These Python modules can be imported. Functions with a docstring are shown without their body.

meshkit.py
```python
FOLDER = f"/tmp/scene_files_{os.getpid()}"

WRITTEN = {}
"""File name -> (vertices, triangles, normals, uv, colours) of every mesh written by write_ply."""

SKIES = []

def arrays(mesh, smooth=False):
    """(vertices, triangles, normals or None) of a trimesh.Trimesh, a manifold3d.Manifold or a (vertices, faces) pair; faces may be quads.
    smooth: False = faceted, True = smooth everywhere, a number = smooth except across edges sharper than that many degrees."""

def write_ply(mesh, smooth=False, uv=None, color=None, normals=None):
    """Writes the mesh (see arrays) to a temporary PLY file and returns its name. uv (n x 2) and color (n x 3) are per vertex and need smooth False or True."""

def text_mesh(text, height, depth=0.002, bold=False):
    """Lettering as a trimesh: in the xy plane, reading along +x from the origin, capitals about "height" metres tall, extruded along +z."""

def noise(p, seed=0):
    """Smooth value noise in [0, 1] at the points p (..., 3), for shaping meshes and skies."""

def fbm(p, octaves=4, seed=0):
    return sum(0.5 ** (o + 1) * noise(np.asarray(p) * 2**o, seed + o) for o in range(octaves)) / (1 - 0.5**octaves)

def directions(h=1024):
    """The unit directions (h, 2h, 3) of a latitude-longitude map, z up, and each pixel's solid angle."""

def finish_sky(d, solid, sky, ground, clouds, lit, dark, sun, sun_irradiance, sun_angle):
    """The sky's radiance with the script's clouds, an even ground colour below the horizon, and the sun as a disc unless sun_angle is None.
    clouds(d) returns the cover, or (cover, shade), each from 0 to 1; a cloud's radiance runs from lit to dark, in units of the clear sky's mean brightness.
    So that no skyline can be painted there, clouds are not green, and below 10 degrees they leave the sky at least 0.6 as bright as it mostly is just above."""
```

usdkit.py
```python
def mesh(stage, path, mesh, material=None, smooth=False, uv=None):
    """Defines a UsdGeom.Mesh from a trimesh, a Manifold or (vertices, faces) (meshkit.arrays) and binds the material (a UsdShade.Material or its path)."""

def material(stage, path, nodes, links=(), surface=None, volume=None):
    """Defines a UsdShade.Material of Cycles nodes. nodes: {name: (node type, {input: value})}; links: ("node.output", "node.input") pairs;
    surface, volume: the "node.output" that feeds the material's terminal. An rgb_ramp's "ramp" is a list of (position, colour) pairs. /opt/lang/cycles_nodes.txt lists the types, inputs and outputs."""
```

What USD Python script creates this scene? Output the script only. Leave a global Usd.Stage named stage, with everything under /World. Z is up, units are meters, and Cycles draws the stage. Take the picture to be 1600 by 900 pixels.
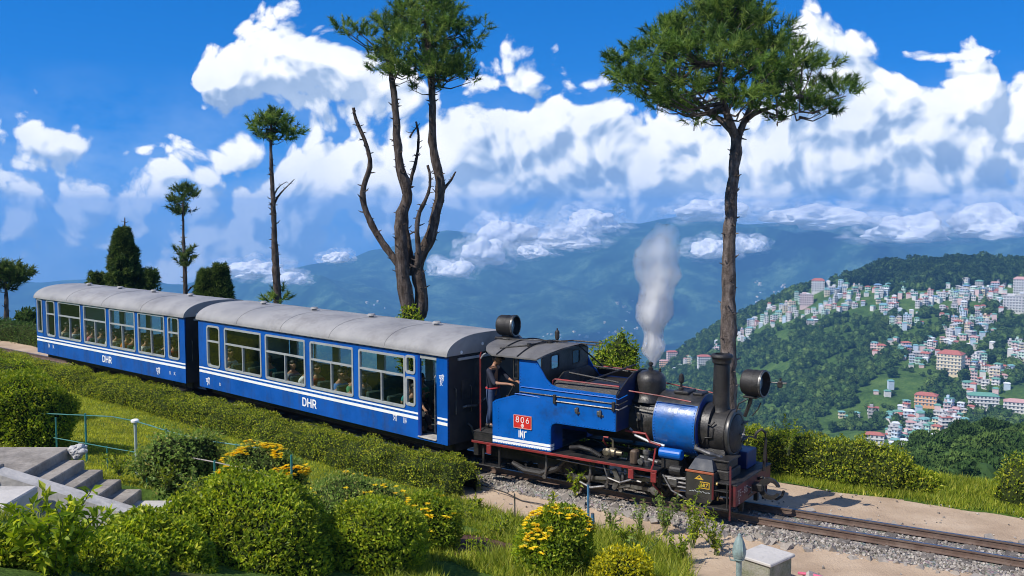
import math, random
import numpy as np, trimesh, manifold3d as m3, shapely, shapely.geometry as sg
from scipy.interpolate import CubicSpline
from scipy.spatial import cKDTree
import usdkit, meshkit
from pxr import Usd, UsdGeom, UsdLux, UsdShade, Gf, Sdf, Vt

stage = Usd.Stage.CreateInMemory()
UsdGeom.SetStageUpAxis(stage, 'Z'); UsdGeom.SetStageMetersPerUnit(stage, 1.0)
UsdGeom.Xform.Define(stage, '/World'); UsdGeom.Scope.Define(stage, '/World/Looks')

# ---------------------------------------------------------------- camera, sun, exposure
FOCAL = 1500.0                      # pixels of the 1600 wide photograph
EYE = np.array([0.0, 0.0, 5.5]); PITCH = math.atan(125 / FOCAL)
cam = UsdGeom.Camera.Define(stage, '/World/camera')
cam.AddTranslateOp().Set(Gf.Vec3d(*EYE)); cam.AddRotateXOp().Set(90 - math.degrees(PITCH))
cam.CreateHorizontalApertureAttr(36.0); cam.CreateFocalLengthAttr(36.0 * FOCAL / 1600)
cam.CreateClippingRangeAttr(Gf.Vec2f(0.1, 100000.0))
cam.CreateExposureAttr(EXPOSURE := 0.36)
SUN_AZ, SUN_EL = math.atan2(-0.86, -0.51), math.radians(47)     # azimuth of the direction towards the sun, from +y towards +x
SUN = np.array([math.sin(SUN_AZ) * math.cos(SUN_EL), math.cos(SUN_AZ) * math.cos(SUN_EL), math.sin(SUN_EL)])
sun = UsdLux.DistantLight.Define(stage, '/World/sun')
sun.CreateIntensityAttr(1.05); sun.CreateAngleAttr(0.5); sun.CreateColorAttr(Gf.Vec3f(1.0, 0.94, 0.85))
sun.GetPrim().CreateAttribute('inputs:normalize', Sdf.ValueTypeNames.Bool).Set(True)
sun.AddTransformOp().Set(Gf.Matrix4d().SetRotate(Gf.Rotation(Gf.Vec3d(0, 0, 1), Gf.Vec3d(*map(float, SUN)))))

def ray(u, v):
    cp, sp = math.cos(PITCH), math.sin(PITCH)
    a, b = (u - 800) / FOCAL, (450 - v) / FOCAL
    return np.array([a, cp + b * sp, -sp + b * cp])
def at_depth(u, v, y): r = ray(u, v); return EYE + r * (y / r[1])
def at_z(u, v, z=0.0): r = ray(u, v); return EYE + r * ((z - EYE[2]) / r[2])
# ---------------------------------------------------------------- small library: node graphs, meshes, things and parts
OUTS = dict(math='value', vector_math='vector', noise_texture='fac', voronoi_texture='distance', rgb_ramp='color', mix='color', mix_color='result', mix_float='result', separate_xyz='x', combine_xyz='vector',
            texture_coordinate='object', geometry='position', bump='normal', principled_bsdf='BSDF', sky_texture='color', map_range='result', hsv='color', object_info='random', attribute='fac', mapping='vector',
            translucent_bsdf='BSDF', transparent_bsdf='BSDF', glossy_bsdf='BSDF', mix_closure='closure', fresnel='fac', principled_volume='volume', background_shader='background', wave_texture='fac', clamp='result', white_noise_texture='value', layer_weight='facing', add_closure='closure')
class Ref(str): pass
class NG:
    def __init__(self): self.nodes, self.links = {}, []
    def n(self, kind, out=None, **inp):
        name = f'n{len(self.nodes)}'; plain = {}
        for k, v in inp.items():
            if isinstance(v, Ref): self.links.append((str(v), f'{name}.{k}'))
            else: plain[k] = v
        self.nodes[name] = (kind, plain)
        return Ref(f'{name}.{out or OUTS[kind]}')
    def o(self, ref, out): return Ref(ref.split('.')[0] + '.' + out)
    def m(self, op, a, b=None, c=None, clamp=False):
        kw = dict(math_type=op, value1=a, use_clamp=clamp)
        if b is not None: kw['value2'] = b
        if c is not None: kw['value3'] = c
        return self.n('math', **kw)
    def v(self, op, a, b=None, out='vector', **k):
        kw = dict(math_type=op, vector1=a, **k)
        if b is not None: kw['vector2'] = b
        return self.n('vector_math', out=out, **kw)
    def mixc(self, f, a, b, t='mix'): return self.n('mix', mix_type=t, fac=f, color1=a, color2=b)
    def ramp(self, f, stops, interp=True): return self.n('rgb_ramp', fac=f, ramp=[(p, c if np.ndim(c) else (c, c, c)) for p, c in stops], interpolate=interp)
    def noise(self, vec, scale, detail=3, rough=.55, out='fac', **k): return self.n('noise_texture', out=out, vector=vec, scale=scale, detail=float(detail), roughness=rough, **k)
    def done(self, name, surface=None, volume=None): return usdkit.material(stage, f'/World/Looks/{name}', self.nodes, self.links, surface=surface and str(surface), volume=volume and str(volume))

MATS = {}
def mat(name, color, rough=.5, metallic=0., vary=.15, scale=3., grime=None, grime_at=.55, bump=0., bump_scale=40., spec=.5, coat=0., obj=True, rand=0., streak=None, **pk):
    """A plain procedural material: base colour with noise in tone, optional grime and fine relief."""
    if name in MATS: return MATS[name]
    g = NG(); co = g.n('texture_coordinate', out='object') if obj else g.n('geometry')
    n1 = g.noise(co, scale, 5)
    c = np.array(color, float)
    col = g.ramp(n1, [(.25, c * (1 - vary)), (.5, c), (.75, np.minimum(c * (1 + vary), 1))])
    if rand: col = g.n('hsv', color=col, value=g.n('map_range', value=g.n('object_info'), to_min=1 - rand, to_max=1 + rand), hue=.5, saturation=1.)
    if grime is not None:
        n2 = g.noise(g.v('multiply', co, streak) if streak else co, scale * .6, 8, .68); n3 = g.noise(co, scale * 6, 4)
        f = g.ramp(g.m('add', g.m('multiply', n2, .75), g.m('multiply', n3, .25)), [(grime_at - .06, 0.), (grime_at + .12, .75)])
        col = g.mixc(f, col, tuple(grime))
    kw = dict(base_color=col, metallic=metallic, specular_ior_level=spec, coat_weight=coat, **pk)
    kw['roughness'] = g.n('map_range', value=n1, from_min=.3, from_max=.7, to_min=max(rough - .1, .02), to_max=min(rough + .12, 1.))
    if bump: kw['normal'] = g.n('bump', height=g.noise(co, bump_scale, 4), strength=min(bump, 1.), distance=.02)
    MATS[name] = g.done(name, g.n('principled_bsdf', **kw))
    return MATS[name]

USED = {}
def fresh(parent, name):
    key = (str(parent), name); k = USED[key] = USED.get(key, -1) + 1
    return f'{parent}/{name}' + (f'_{k:03d}' if k else '')
def tag(prim, label=None, category=None, group=None, kind=None):
    prim = prim.GetPrim() if hasattr(prim, 'GetPrim') else prim
    for k, x in dict(label=label, category=category, group=group, kind=kind).items():
        if x: prim.SetCustomDataByKey(k, x)
    return prim
def xform(path, loc=(0, 0, 0), fwd=None, scale=None, rz=None):
    x = UsdGeom.Xform.Define(stage, path); x.AddTranslateOp().Set(Gf.Vec3d(*map(float, loc)))
    if fwd is not None: x.AddRotateZOp().Set(math.degrees(math.atan2(fwd[1], fwd[0])))
    if rz is not None: x.AddRotateZOp().Set(float(rz))
    if scale is not None: x.AddScaleOp().Set(Gf.Vec3f(*([float(scale)] * 3 if np.ndim(scale) == 0 else map(float, scale))))
    return x
def thing(name, label, category, loc=(0, 0, 0), fwd=None, group=None, scale=None, rz=None):
    p = fresh('/World', name); tag(xform(p, loc, fwd, scale, rz), label, category, group); return p
def part(parent, name, mesh, material, smooth=False, label=None, kind=None, isl=0):
    p = fresh(parent, name)
    if isinstance(mesh, MB): mesh = mesh.mesh()
    x = usdkit.mesh(stage, p, mesh, material, smooth=smooth); tag(x, label=label, kind=kind)
    if isl:                                   # a tone of its own for every leaf, blade or stone
        tone = np.repeat(np.random.default_rng(len(p)).random(len(mesh[0]) // isl), isl).astype(np.float32)
        UsdGeom.PrimvarsAPI(x).CreatePrimvar('tone', Sdf.ValueTypeNames.FloatArray, 'vertex').Set(Vt.FloatArray.FromNumpy(tone))
    return p
def one(name, mesh, material, label=None, category=None, group=None, kind=None, smooth=False):
    p = part('/World', name, mesh, material, smooth); tag(stage.GetPrimAtPath(p), label, category, group, kind); return p
def copy_of(src, loc, fwd=None, rz=None, scale=None, label=None, category=None, group=None):
    pr = stage.GetPrimAtPath(src); p = fresh('/World', pr.GetName().rstrip('0123456789').rstrip('_') if pr.GetName()[-3:].isdigit() else pr.GetName())
    x = stage.DefinePrim(p, 'Xform'); x.GetReferences().AddInternalReference(src); x.SetInstanceable(True)
    xf = UsdGeom.Xformable(x); xf.ClearXformOpOrder()
    for o, val in (('translate', loc), ('rotateZ', math.degrees(math.atan2(fwd[1], fwd[0])) if fwd is not None else rz), ('scale', scale)):
        if val is None: continue
        op = dict(translate=xf.AddTranslateOp, rotateZ=xf.AddRotateZOp, scale=xf.AddScaleOp)[o]() if not x.GetAttribute('xformOp:' + o) else UsdGeom.XformOp(x.GetAttribute('xformOp:' + o))
        op.Set(Gf.Vec3d(*map(float, val)) if o == 'translate' else float(val) if o == 'rotateZ' else Gf.Vec3f(*([float(val)] * 3 if np.ndim(val) == 0 else map(float, val))))
    ops = [UsdGeom.XformOp(x.GetAttribute('xformOp:' + o)) for o in ('translate', 'rotateZ', 'scale') if x.GetAttribute('xformOp:' + o)]
    xf.SetXformOpOrder(ops)
    was = pr.GetCustomData(); tag(x, label or was.get('label'), category or was.get('category'), group or was.get('group')); return p
def scatter(parent, name, protos, pts, rots=None, scales=None, idx=None, kind='stuff', label=None, category=None):
    """A PointInstancer: protos are (mesh, material); rots are quaternions (w, x, y, z)."""
    p = fresh(parent, name); pi = UsdGeom.PointInstancer.Define(stage, p)
    UsdGeom.Scope.Define(stage, p + '/kinds')
    for i, (me, ma) in enumerate(protos):
        q = f'{p}/kinds/{name}_kind_{i:03d}'; usdkit.mesh(stage, q, me, ma); pi.CreatePrototypesRel().AddTarget(q)
    n = len(pts); pi.CreatePositionsAttr(Vt.Vec3fArray.FromNumpy(np.asarray(pts, np.float32)))
    pi.CreateProtoIndicesAttr(Vt.IntArray.FromNumpy(np.asarray(idx if idx is not None else np.arange(n) % len(protos), np.int32)))
    if rots is not None: pi.CreateOrientationsAttr(Vt.QuathArray([Gf.Quath(*map(float, q)) for q in rots]))
    if scales is not None:
        s = np.asarray(scales, np.float32); s = np.repeat(s[:, None], 3, 1) if s.ndim == 1 else s
        pi.CreateScalesAttr(Vt.Vec3fArray.FromNumpy(s))
    tag(pi, label, category, None, kind); return p
def yaw_q(a): a = np.asarray(a); return np.stack([np.cos(a / 2), 0 * a, 0 * a, np.sin(a / 2)], 1)

class MB:
    """Collects pieces into one mesh."""
    def __init__(self): self.v, self.f, self.k = [], [], 0
    def add(self, v, f=None):
        if f is None:
            if hasattr(v, 'to_mesh'): mm = v.to_mesh(); v, f = mm.vert_properties[:, :3], mm.tri_verts
            else: v, f = v.vertices, v.faces
        v, f = np.asarray(v, float), np.asarray(f, int)
        if f.shape[1] == 4: f = np.vstack([f[:, [0, 1, 2]], f[:, [0, 2, 3]]])
        self.v.append(v); self.f.append(f + self.k); self.k += len(v); return self
    def mesh(self): return np.vstack(self.v), np.vstack(self.f)
    def box(self, x0, x1, y0, y1, z0, z1, c=.008, M=None):
        """An axis-aligned box with chamfered edges."""
        lo, hi = np.minimum([x0, y0, z0], [x1, y1, z1]), np.maximum([x0, y0, z0], [x1, y1, z1]); c = min(c, .3 * (hi - lo).min())
        P = []
        for a in range(3):
            l, h = lo + c, hi - c; l[a], h[a] = lo[a], hi[a]
            P += [[(l, h)[i][0], (l, h)[j][1], (l, h)[k][2]] for i in (0, 1) for j in (0, 1) for k in (0, 1)]
        P = np.array(P)
        if M is not None: P = P @ np.asarray(M)[:3, :3].T + np.asarray(M)[:3, 3]
        return self.add(m3.Manifold.hull_points(P))
    def tube(self, pts, r, n=8, cap=True):
        p = np.asarray(pts, float); r = np.broadcast_to(np.asarray(r, float), (len(p),))
        t = np.gradient(p, axis=0); t /= np.linalg.norm(t, axis=1, keepdims=True) + 1e-12
        ref = np.array([0, 0, 1.]) if abs(t[:, 2]).mean() < .8 else np.array([1., 0, 0])
        a = np.cross(t, ref); a /= np.linalg.norm(a, axis=1, keepdims=True) + 1e-12; b = np.cross(t, a)
        an = np.arange(n) * 2 * np.pi / n
        v = p[:, None] + r[:, None, None] * (np.cos(an)[None, :, None] * a[:, None] + np.sin(an)[None, :, None] * b[:, None])
        i, j = np.meshgrid(np.arange(len(p) - 1), np.arange(n), indexing='ij'); j2 = (j + 1) % n
        q = np.stack([i * n + j, i * n + j2, (i + 1) * n + j2, (i + 1) * n + j], -1).reshape(-1, 4)
        f = np.vstack([q[:, [0, 1, 2]], q[:, [0, 2, 3]]]); v = v.reshape(-1, 3)
        if cap:
            k = len(v); v = np.vstack([v, p[:1], p[-1:]]); e = (len(p) - 1) * n; jj = np.arange(n); j2 = (jj + 1) % n
            f = np.vstack([f, np.stack([np.full(n, k), j2, jj], 1), np.stack([np.full(n, k + 1), e + jj, e + j2], 1)])
        return self.add(v, f)
    def rod(self, a, b, r, n=8): return self.tube([a, b], r, n)
    def lathe(self, prof, origin=(0, 0, 0), axis=(0, 0, 1), n=32):
        """prof: (radius, height) pairs turned about the axis."""
        pr = np.asarray(prof, float); an = np.arange(n) * 2 * np.pi / n; ax = np.asarray(axis, float) / np.linalg.norm(axis)
        a = np.cross(ax, [0, 0, 1.] if abs(ax[2]) < .9 else [1., 0, 0]); a /= np.linalg.norm(a); b = np.cross(ax, a)
        v = np.asarray(origin) + pr[:, 0][:, None, None] * (np.cos(an)[None, :, None] * a + np.sin(an)[None, :, None] * b) + pr[:, 1][:, None, None] * ax
        i, j = np.meshgrid(np.arange(len(pr) - 1), np.arange(n), indexing='ij'); j2 = (j + 1) % n
        q = np.stack([i * n + j, i * n + j2, (i + 1) * n + j2, (i + 1) * n + j], -1).reshape(-1, 4)
        return self.add(v.reshape(-1, 3), q)
    def poly(self, shape, thick, frame):
        """A shapely shape extruded; frame = (origin, x axis, y axis), depth along x cross y."""
        o, x, y = (np.asarray(k, float) for k in frame); z = np.cross(x, y)
        for gm in getattr(shape, 'geoms', [shape]):
            if gm.is_empty or gm.geom_type != 'Polygon': continue
            e = trimesh.creation.extrude_polygon(gm, thick, engine='earcut')
            self.add(o + e.vertices[:, :1] * x + e.vertices[:, 1:2] * y + e.vertices[:, 2:] * z, e.faces)
        return self
    def text(self, s, height, frame, depth=.004, bold=False, centre=True):
        e = meshkit.text_mesh(s, height, depth, bold); vv = e.vertices.copy()
        if centre: vv[:, 0] -= vv[:, 0].mean() * 0 + (vv[:, 0].max() + vv[:, 0].min()) / 2
        o, x, y = (np.asarray(k, float) for k in frame); z = np.cross(x, y)
        return self.add(o + vv[:, :1] * x + vv[:, 1:2] * y + vv[:, 2:] * z, e.faces)
def grid_faces(a, b):
    i, j = np.meshgrid(np.arange(a - 1), np.arange(b - 1), indexing='ij')
    return np.stack([i * b + j, (i + 1) * b + j, (i + 1) * b + j + 1, i * b + j + 1], -1).reshape(-1, 4)
def rrect(x0, y0, x1, y1, r=.05): return sg.box(x0 + r, y0 + r, x1 - r, y1 - r).buffer(r, quad_segs=4)
def strokes(lines, w): return shapely.union_all([sg.LineString(l).buffer(w / 2, cap_style='square', join_style='mitre') for l in lines])
# ---------------------------------------------------------------- the line of the track
PTS = np.array([(-45., 55.5), (-31.5, 45.4), (-23.4, 39.6), (-15.53, 33.5), (-8.43, 27.57), (-.45, 20.62), (1.5, 19.18), (4.4, 17.22), (5.98, 16.3), (7.04, 15.7), (8.4, 14.92), (17, 9.9), (26, 4.6)])
_c = np.concatenate([[0], np.cumsum(np.hypot(*np.diff(PTS, axis=0).T))])
_sp = [CubicSpline(_c, PTS[:, i]) for i in (0, 1)]
_S = np.arange(0, _c[-1], .05); PATH = np.stack([_sp[0](_S), _sp[1](_S)], 1)
for _ in range(30): PATH[1:-1] = .25 * PATH[:-2] + .5 * PATH[1:-1] + .25 * PATH[2:]
ARC = np.concatenate([[0], np.cumsum(np.hypot(*np.diff(PATH, axis=0).T))])
TAN = np.gradient(PATH, axis=0); TAN /= np.linalg.norm(TAN, axis=1, keepdims=True)
NEAR = np.stack([TAN[:, 1], -TAN[:, 0]], 1)                       # towards the camera's side of the track
_tree = cKDTree(PATH)
def st(xy):
    xy = np.atleast_2d(np.asarray(xy, float))[:, :2]; i = _tree.query(xy)[1]
    dlt = xy - PATH[i]
    return ARC[i] + (dlt * TAN[i]).sum(1), (dlt * NEAR[i]).sum(1)
def on_path(s, t):
    s, t = np.broadcast_arrays(np.asarray(s, float), np.asarray(t, float))
    x = np.interp(s, ARC, PATH[:, 0]) + t * np.interp(s, ARC, NEAR[:, 0]); y = np.interp(s, ARC, PATH[:, 1]) + t * np.interp(s, ARC, NEAR[:, 1])
    return np.stack([x, y], -1)
def zg_t(t):
    """Height of the ground at distance t from the track's centre line (t > 0 on the camera's side)."""
    t = np.asarray(t, float); a = np.abs(t)
    z = np.interp(a, [0, .72, .95, 3], [-.15, -.15, -.235, -.25])
    u = np.maximum(t - 3, 0); z = z + .14 * u + .012 * u * u
    w = np.maximum(-t - 5.0, 0); return z - .25 * w - .012 * w * w
def zg(xy): return zg_t(st(xy)[1])
def ground(u, v, lift=0.0):
    """The point of the near ground that the photograph shows at pixel u, v."""
    r = ray(u, v); k = np.linspace(6, 70, 1600); p = EYE + r[None] * (k / r[1])[:, None]
    i = np.argmax(p[:, 2] < zg(p) + lift); return p[max(i, 0)]
# ---------------------------------------------------------------- sky with cumulus
def build_sky():
    g = NG(); dirv = g.n('texture_coordinate', out='generated')
    xyz = g.n('separate_xyz', vector=dirv); X, Y, Z = xyz, g.o(xyz, 'y'), g.o(xyz, 'z')
    zz = g.m('multiply_add', g.m('maximum', Z, 0.), .85, .2)
    sky = g.n('sky_texture', sky_type='single_scattering', sun_disc=False, sun_elevation=SUN_EL, sun_rotation=SUN_AZ, altitude=2200., air_density=1.0, aerosol_density=.1, ozone_density=4., vector=g.v('normalize', g.n('combine_xyz', x=X, y=Y, z=zz)))
    sky = g.n('hsv', color=sky, hue=.508, saturation=1.6, value=1.)
    az = g.m('arctan2', X, Y); el = g.m('arcsine', Z)
    A0, A1 = -.62, .62
    def ang(u, v):
        r = ray(u, v); return math.atan2(r[0], r[1]), math.asin(r[2] / np.linalg.norm(r))
    def curve(az, pts):
        """A height over the horizon as a function of azimuth, from points of its outline."""
        st = [((a - A0) / (A1 - A0), e + .3) for a, e in (ang(u, v) for u, v in pts)]
        return g.m('subtract', g.ramp(g.n('map_range', value=az, from_min=A0, from_max=A1, clamp=True), [(min(max(p, 0), 1), (e, e, e)) for p, e in st]), .3)
    topA = [(-120, 420), (285, 330), (300, 100), (315, 66), (335, 46), (355, 48), (375, 12), (405, -6), (430, 4), (450, -4), (490, 12), (520, 26), (540, 72), (575, 92), (600, 112), (650, 108), (700, 130), (720, 330), (1700, 420)]
    botA = [(-120, 60), (285, 100), (300, 115), (320, 165), (345, 190), (380, 190), (420, 208), (470, 200), (520, 214), (560, 190), (620, 200), (690, 190), (715, 130), (740, 60), (1700, 60)]
    topB = [(-120, 420), (330, 400), (345, 330), (385, 255), (420, 235), (450, 200), (480, 190), (520, 205), (560, 190), (600, 175), (650, 180), (690, 170), (715, 138), (745, 130), (770, 142), (795, 165), (825, 160), (850, 138), (885, 128), (915, 150), (950, 172), (985, 160), (1030, 140), (1080, 150), (1150, 165), (1210, 170), (1225, 95), (1240, 25), (1265, 0), (1300, -2), (1330, 15), (1350, 48), (1375, 62), (1405, 92), (1430, 125), (1450, 110), (1475, 66), (1515, 52), (1545, 72), (1570, 120), (1600, 128), (1700, 110)]
    botB = [(-120, 300), (330, 400), (350, 430), (400, 452), (450, 440), (500, 415), (540, 395), (600, 382), (700, 385), (780, 372), (870, 378), (980, 380), (1050, 372), (1150, 372), (1280, 350), (1330, 352), (1360, 372), (1400, 395), (1450, 398), (1490, 385), (1540, 392), (1600, 396), (1700, 395)]
    B = [(72,226,36,22),(30,252,56,24),(5,275,55,28),(-60,240,60,60),(18,348,52,34),(60,325,25,16),(105,370,44,30),(165,372,52,26),(210,352,30,14),(130,318,50,22),(195,290,48,20),(160,300,60,26),(245,272,20,10),(280,278,30,16),(335,250,55,26),(365,236,40,24),(318,268,30,16),(270,360,50,28),(335,365,66,46),(300,405,60,36),(225,300,45,20),(20,300,60,22),(140,400,60,24),(60,395,50,22),(240,430,50,22),(300,445,50,26),(230,236,24,9),(785,122,52,26),(932,128,24,16),(1485,80,66,10)]
    P0 = g.n('combine_xyz', x=az, y=el, z=0.)
    def dens(P, fine):
        w1 = g.noise(P, 11., 1, .5, out='color')
        W = g.v('add', P, g.v('multiply', g.v('subtract', w1, (.5, .5, .5)), (.065, .055, 0.)))
        s = g.n('separate_xyz', vector=W); a, e = s, g.o(s, 'y')
        def layer(top, bot): return g.m('multiply', g.m('minimum', g.m('subtract', curve(a, top), e), g.m('multiply', g.m('subtract', e, curve(a, bot)), .8)), 1 / .028)
        acc = g.m('maximum', layer(topA, botA), layer(topB, botB))
        for u, v, ru, rv in B:
            aa, ee = ang(u, v)
            d = g.v('multiply', g.v('subtract', W, (aa, ee, 0.)), (FOCAL / (ru * 1.35), FOCAL / (rv * 1.4), 0.))
            acc = g.m('maximum', acc, g.m('multiply', g.m('subtract', 1., g.v('length', d, out='value')), .95))
        far = g.m('subtract', g.noise(g.v('multiply', dirv, (1., 1., 2.2)), 3.2, 3, .55), .52)      # elsewhere, the same kind of weather
        acc = g.n('mix_float', fac=g.m('greater_than', g.m('absolute', az), .60), a=acc, b=g.m('multiply', far, 6.))
        acc = g.m('add', g.m('minimum', acc, 1.5), .22)
        big = g.n('voronoi_texture', vector=W, scale=9., feature='smooth_f1', smoothness=.4, dimensions='2D')
        acc = g.m('add', acc, g.m('multiply', g.m('subtract', .45, big), 1.0))
        puff = g.n('voronoi_texture', vector=W, scale=23., detail=2., roughness=.55, feature='f1', dimensions='2D')
        return g.m('add', acc, g.m('multiply', g.m('subtract', .42, puff), 1.35)), W
    Dc, W0 = dens(P0, False)
    D = g.m('add', Dc, g.m('multiply', g.m('subtract', g.noise(W0, 75., 6, .62), .5), 1.0))
    D2, _ = dens(g.v('add', P0, (-.010, .016, 0.)), False)
    cover = g.n('map_range', value=D, from_min=-.08, from_max=.42, to_min=0., to_max=1., clamp=True, range_type='smoothstep')
    soft = g.noise(P0, 7., 4, .55)
    lit = g.n('map_range', value=g.m('add', g.m('subtract', Dc, D2), g.m('multiply', g.m('subtract', D, Dc), .22)), from_min=-.45, from_max=.42, to_min=0., to_max=1., clamp=True)
    shade = g.m('add', g.m('multiply', lit, .75), g.n('map_range', value=soft, from_min=.3, from_max=.7, to_min=-.14, to_max=.40), clamp=True)
    CL = 5.9
    ccol = g.ramp(shade, [(0., (.24 * CL, .36 * CL, .58 * CL)), (.3, (.42 * CL, .54 * CL, .74 * CL)), (.6, (.74 * CL, .81 * CL, .92 * CL)), (1., (1.1 * CL, 1.1 * CL, 1.1 * CL))])
    # thin bright haze towards the horizon, in which the lower clouds drown
    mist = g.m('multiply', g.m('exponent', g.m('multiply', g.m('maximum', g.m('add', el, .10), 0.), -8.5)), 1.05, clamp=True)
    veil = g.n('map_range', value=g.noise(g.v('multiply', P0, (1., 1.7, 1.)), 10., 5, .6), from_min=.36, from_max=.66, to_min=0., to_max=.75, clamp=True)
    low = g.n('map_range', value=el, from_min=-.09, from_max=.14, to_min=1., to_max=0., clamp=True)
    sky = g.mixc(mist, sky, (.115 * CL, .30 * CL, .62 * CL))
    sky = g.mixc(g.m('multiply', veil, low), sky, (.50 * CL, .64 * CL, .86 * CL))
    col = g.mixc(g.m('multiply', cover, g.m('multiply_add', mist, -.14, .97)), sky, ccol)
    m = g.done('sky_look', g.n('background_shader', color=col, strength=.15))
    d = UsdLux.DomeLight.Define(stage, '/World/sky'); d.CreateIntensityAttr(1.0)
    UsdShade.MaterialBindingAPI.Apply(d.GetPrim()).Bind(m); tag(d, kind='structure')
build_sky()
# ---------------------------------------------------------------- the land: track bed, garden, the drop to the valley, town hill, far mountains
def strip(name, s0, s1, ds, tfun, nt, zoff, material, amp=.02, nscale=1.5, label=None):
    """A sheet of ground between two edges given as distances from the track."""
    s = np.arange(s0, s1 + ds / 2, ds); ta, tb = tfun(s)
    k = np.linspace(0, 1, nt); t = ta[:, None] + (tb - ta)[:, None] * k
    xy = on_path(np.repeat(s[:, None], nt, 1), t); z = zg_t(t) + zoff
    if name == 'garden_ground': z = carve(xy, z)
    z = z + amp * (meshkit.fbm(np.concatenate([xy * nscale, 0 * z[..., None]], -1), 4, 3) - .5) * 2
    v = np.concatenate([xy, z[..., None]], -1).reshape(-1, 3)
    f = grid_faces(len(s), nt)[:, ::-1] if True else None
    m = trimesh.Trimesh(v, np.vstack([f[:, [0, 1, 2]], f[:, [0, 2, 3]]]), process=False)
    if m.face_normals[:, 2].mean() < 0: m.invert()
    p = part('/World', name, m, material, smooth=True); tag(stage.GetPrimAtPath(p), kind='structure'); return p
def carve(xy, z):
    """The garden is cut away where the steps go down."""
    x, y = xy[..., 0], xy[..., 1]; cap = np.interp(x, [-10.6, -8.1, -6.6, -5.3], [.75, .75, .2, .0]); k = (x < -5.3) & (x > -10.6) & (y > 12.8) & (y < 16.95)
    return np.where(k, np.minimum(z, cap), z)
def wob(s, a, sc, seed=0): return a * (meshkit.fbm(np.stack([np.asarray(s) * sc, np.full(np.shape(s), seed * 7.3), np.zeros(np.shape(s))], -1), 3, seed) - .5) * 2
def garden_edge(s): return np.interp(s, [0, 56, 58, 60, 61.3, 62.3, 64, 70], [1.5, 1.5, 2.1, 2.2, 2.0, 2.6, 6.5, 13]) + wob(s, .18, 1.3, 4)
def verge_edge(s): return -2.75 + wob(s, .3, .9, 8)

def soil_mat():
    g = NG(); p = g.n('geometry'); n1 = g.noise(p, .9, 6, .6); n2 = g.noise(p, 14., 5, .65)
    green = g.ramp(n2, [(.3, (.035, .062, .012)), (.55, (.075, .13, .022)), (.75, (.13, .19, .04))])
    soil = g.ramp(n2, [(.3, (.05, .03, .018)), (.7, (.15, .09, .055))])
    c = g.mixc(g.ramp(n1, [(.60, 0.), (.70, .8)]), green, soil)
    return g.done('garden_soil', g.n('principled_bsdf', base_color=c, roughness=.95, specular_ior_level=.1, normal=g.n('bump', height=n2, strength=.8, distance=.05)))
def sand_mat():
    g = NG(); p = g.n('geometry'); n1 = g.noise(p, 1.1, 6, .6); n2 = g.noise(p, 26., 5, .7); n3 = g.noise(p, 4., 4, .6)
    c = g.ramp(n1, [(.25, (.33, .24, .165)), (.5, (.46, .345, .24)), (.75, (.56, .44, .32))])
    c = g.mixc(g.ramp(n2, [(.58, 0.), (.72, .55)]), c, (.24, .17, .12)); c = g.mixc(g.ramp(n3, [(.6, 0.), (.75, .5)]), c, (.30, .21, .14))
    return g.done('sandy_path', g.n('principled_bsdf', base_color=c, roughness=.95, specular_ior_level=.15, normal=g.n('bump', height=g.m('add', n2, g.m('multiply', n3, .6)), strength=.7, distance=.03)))
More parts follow.
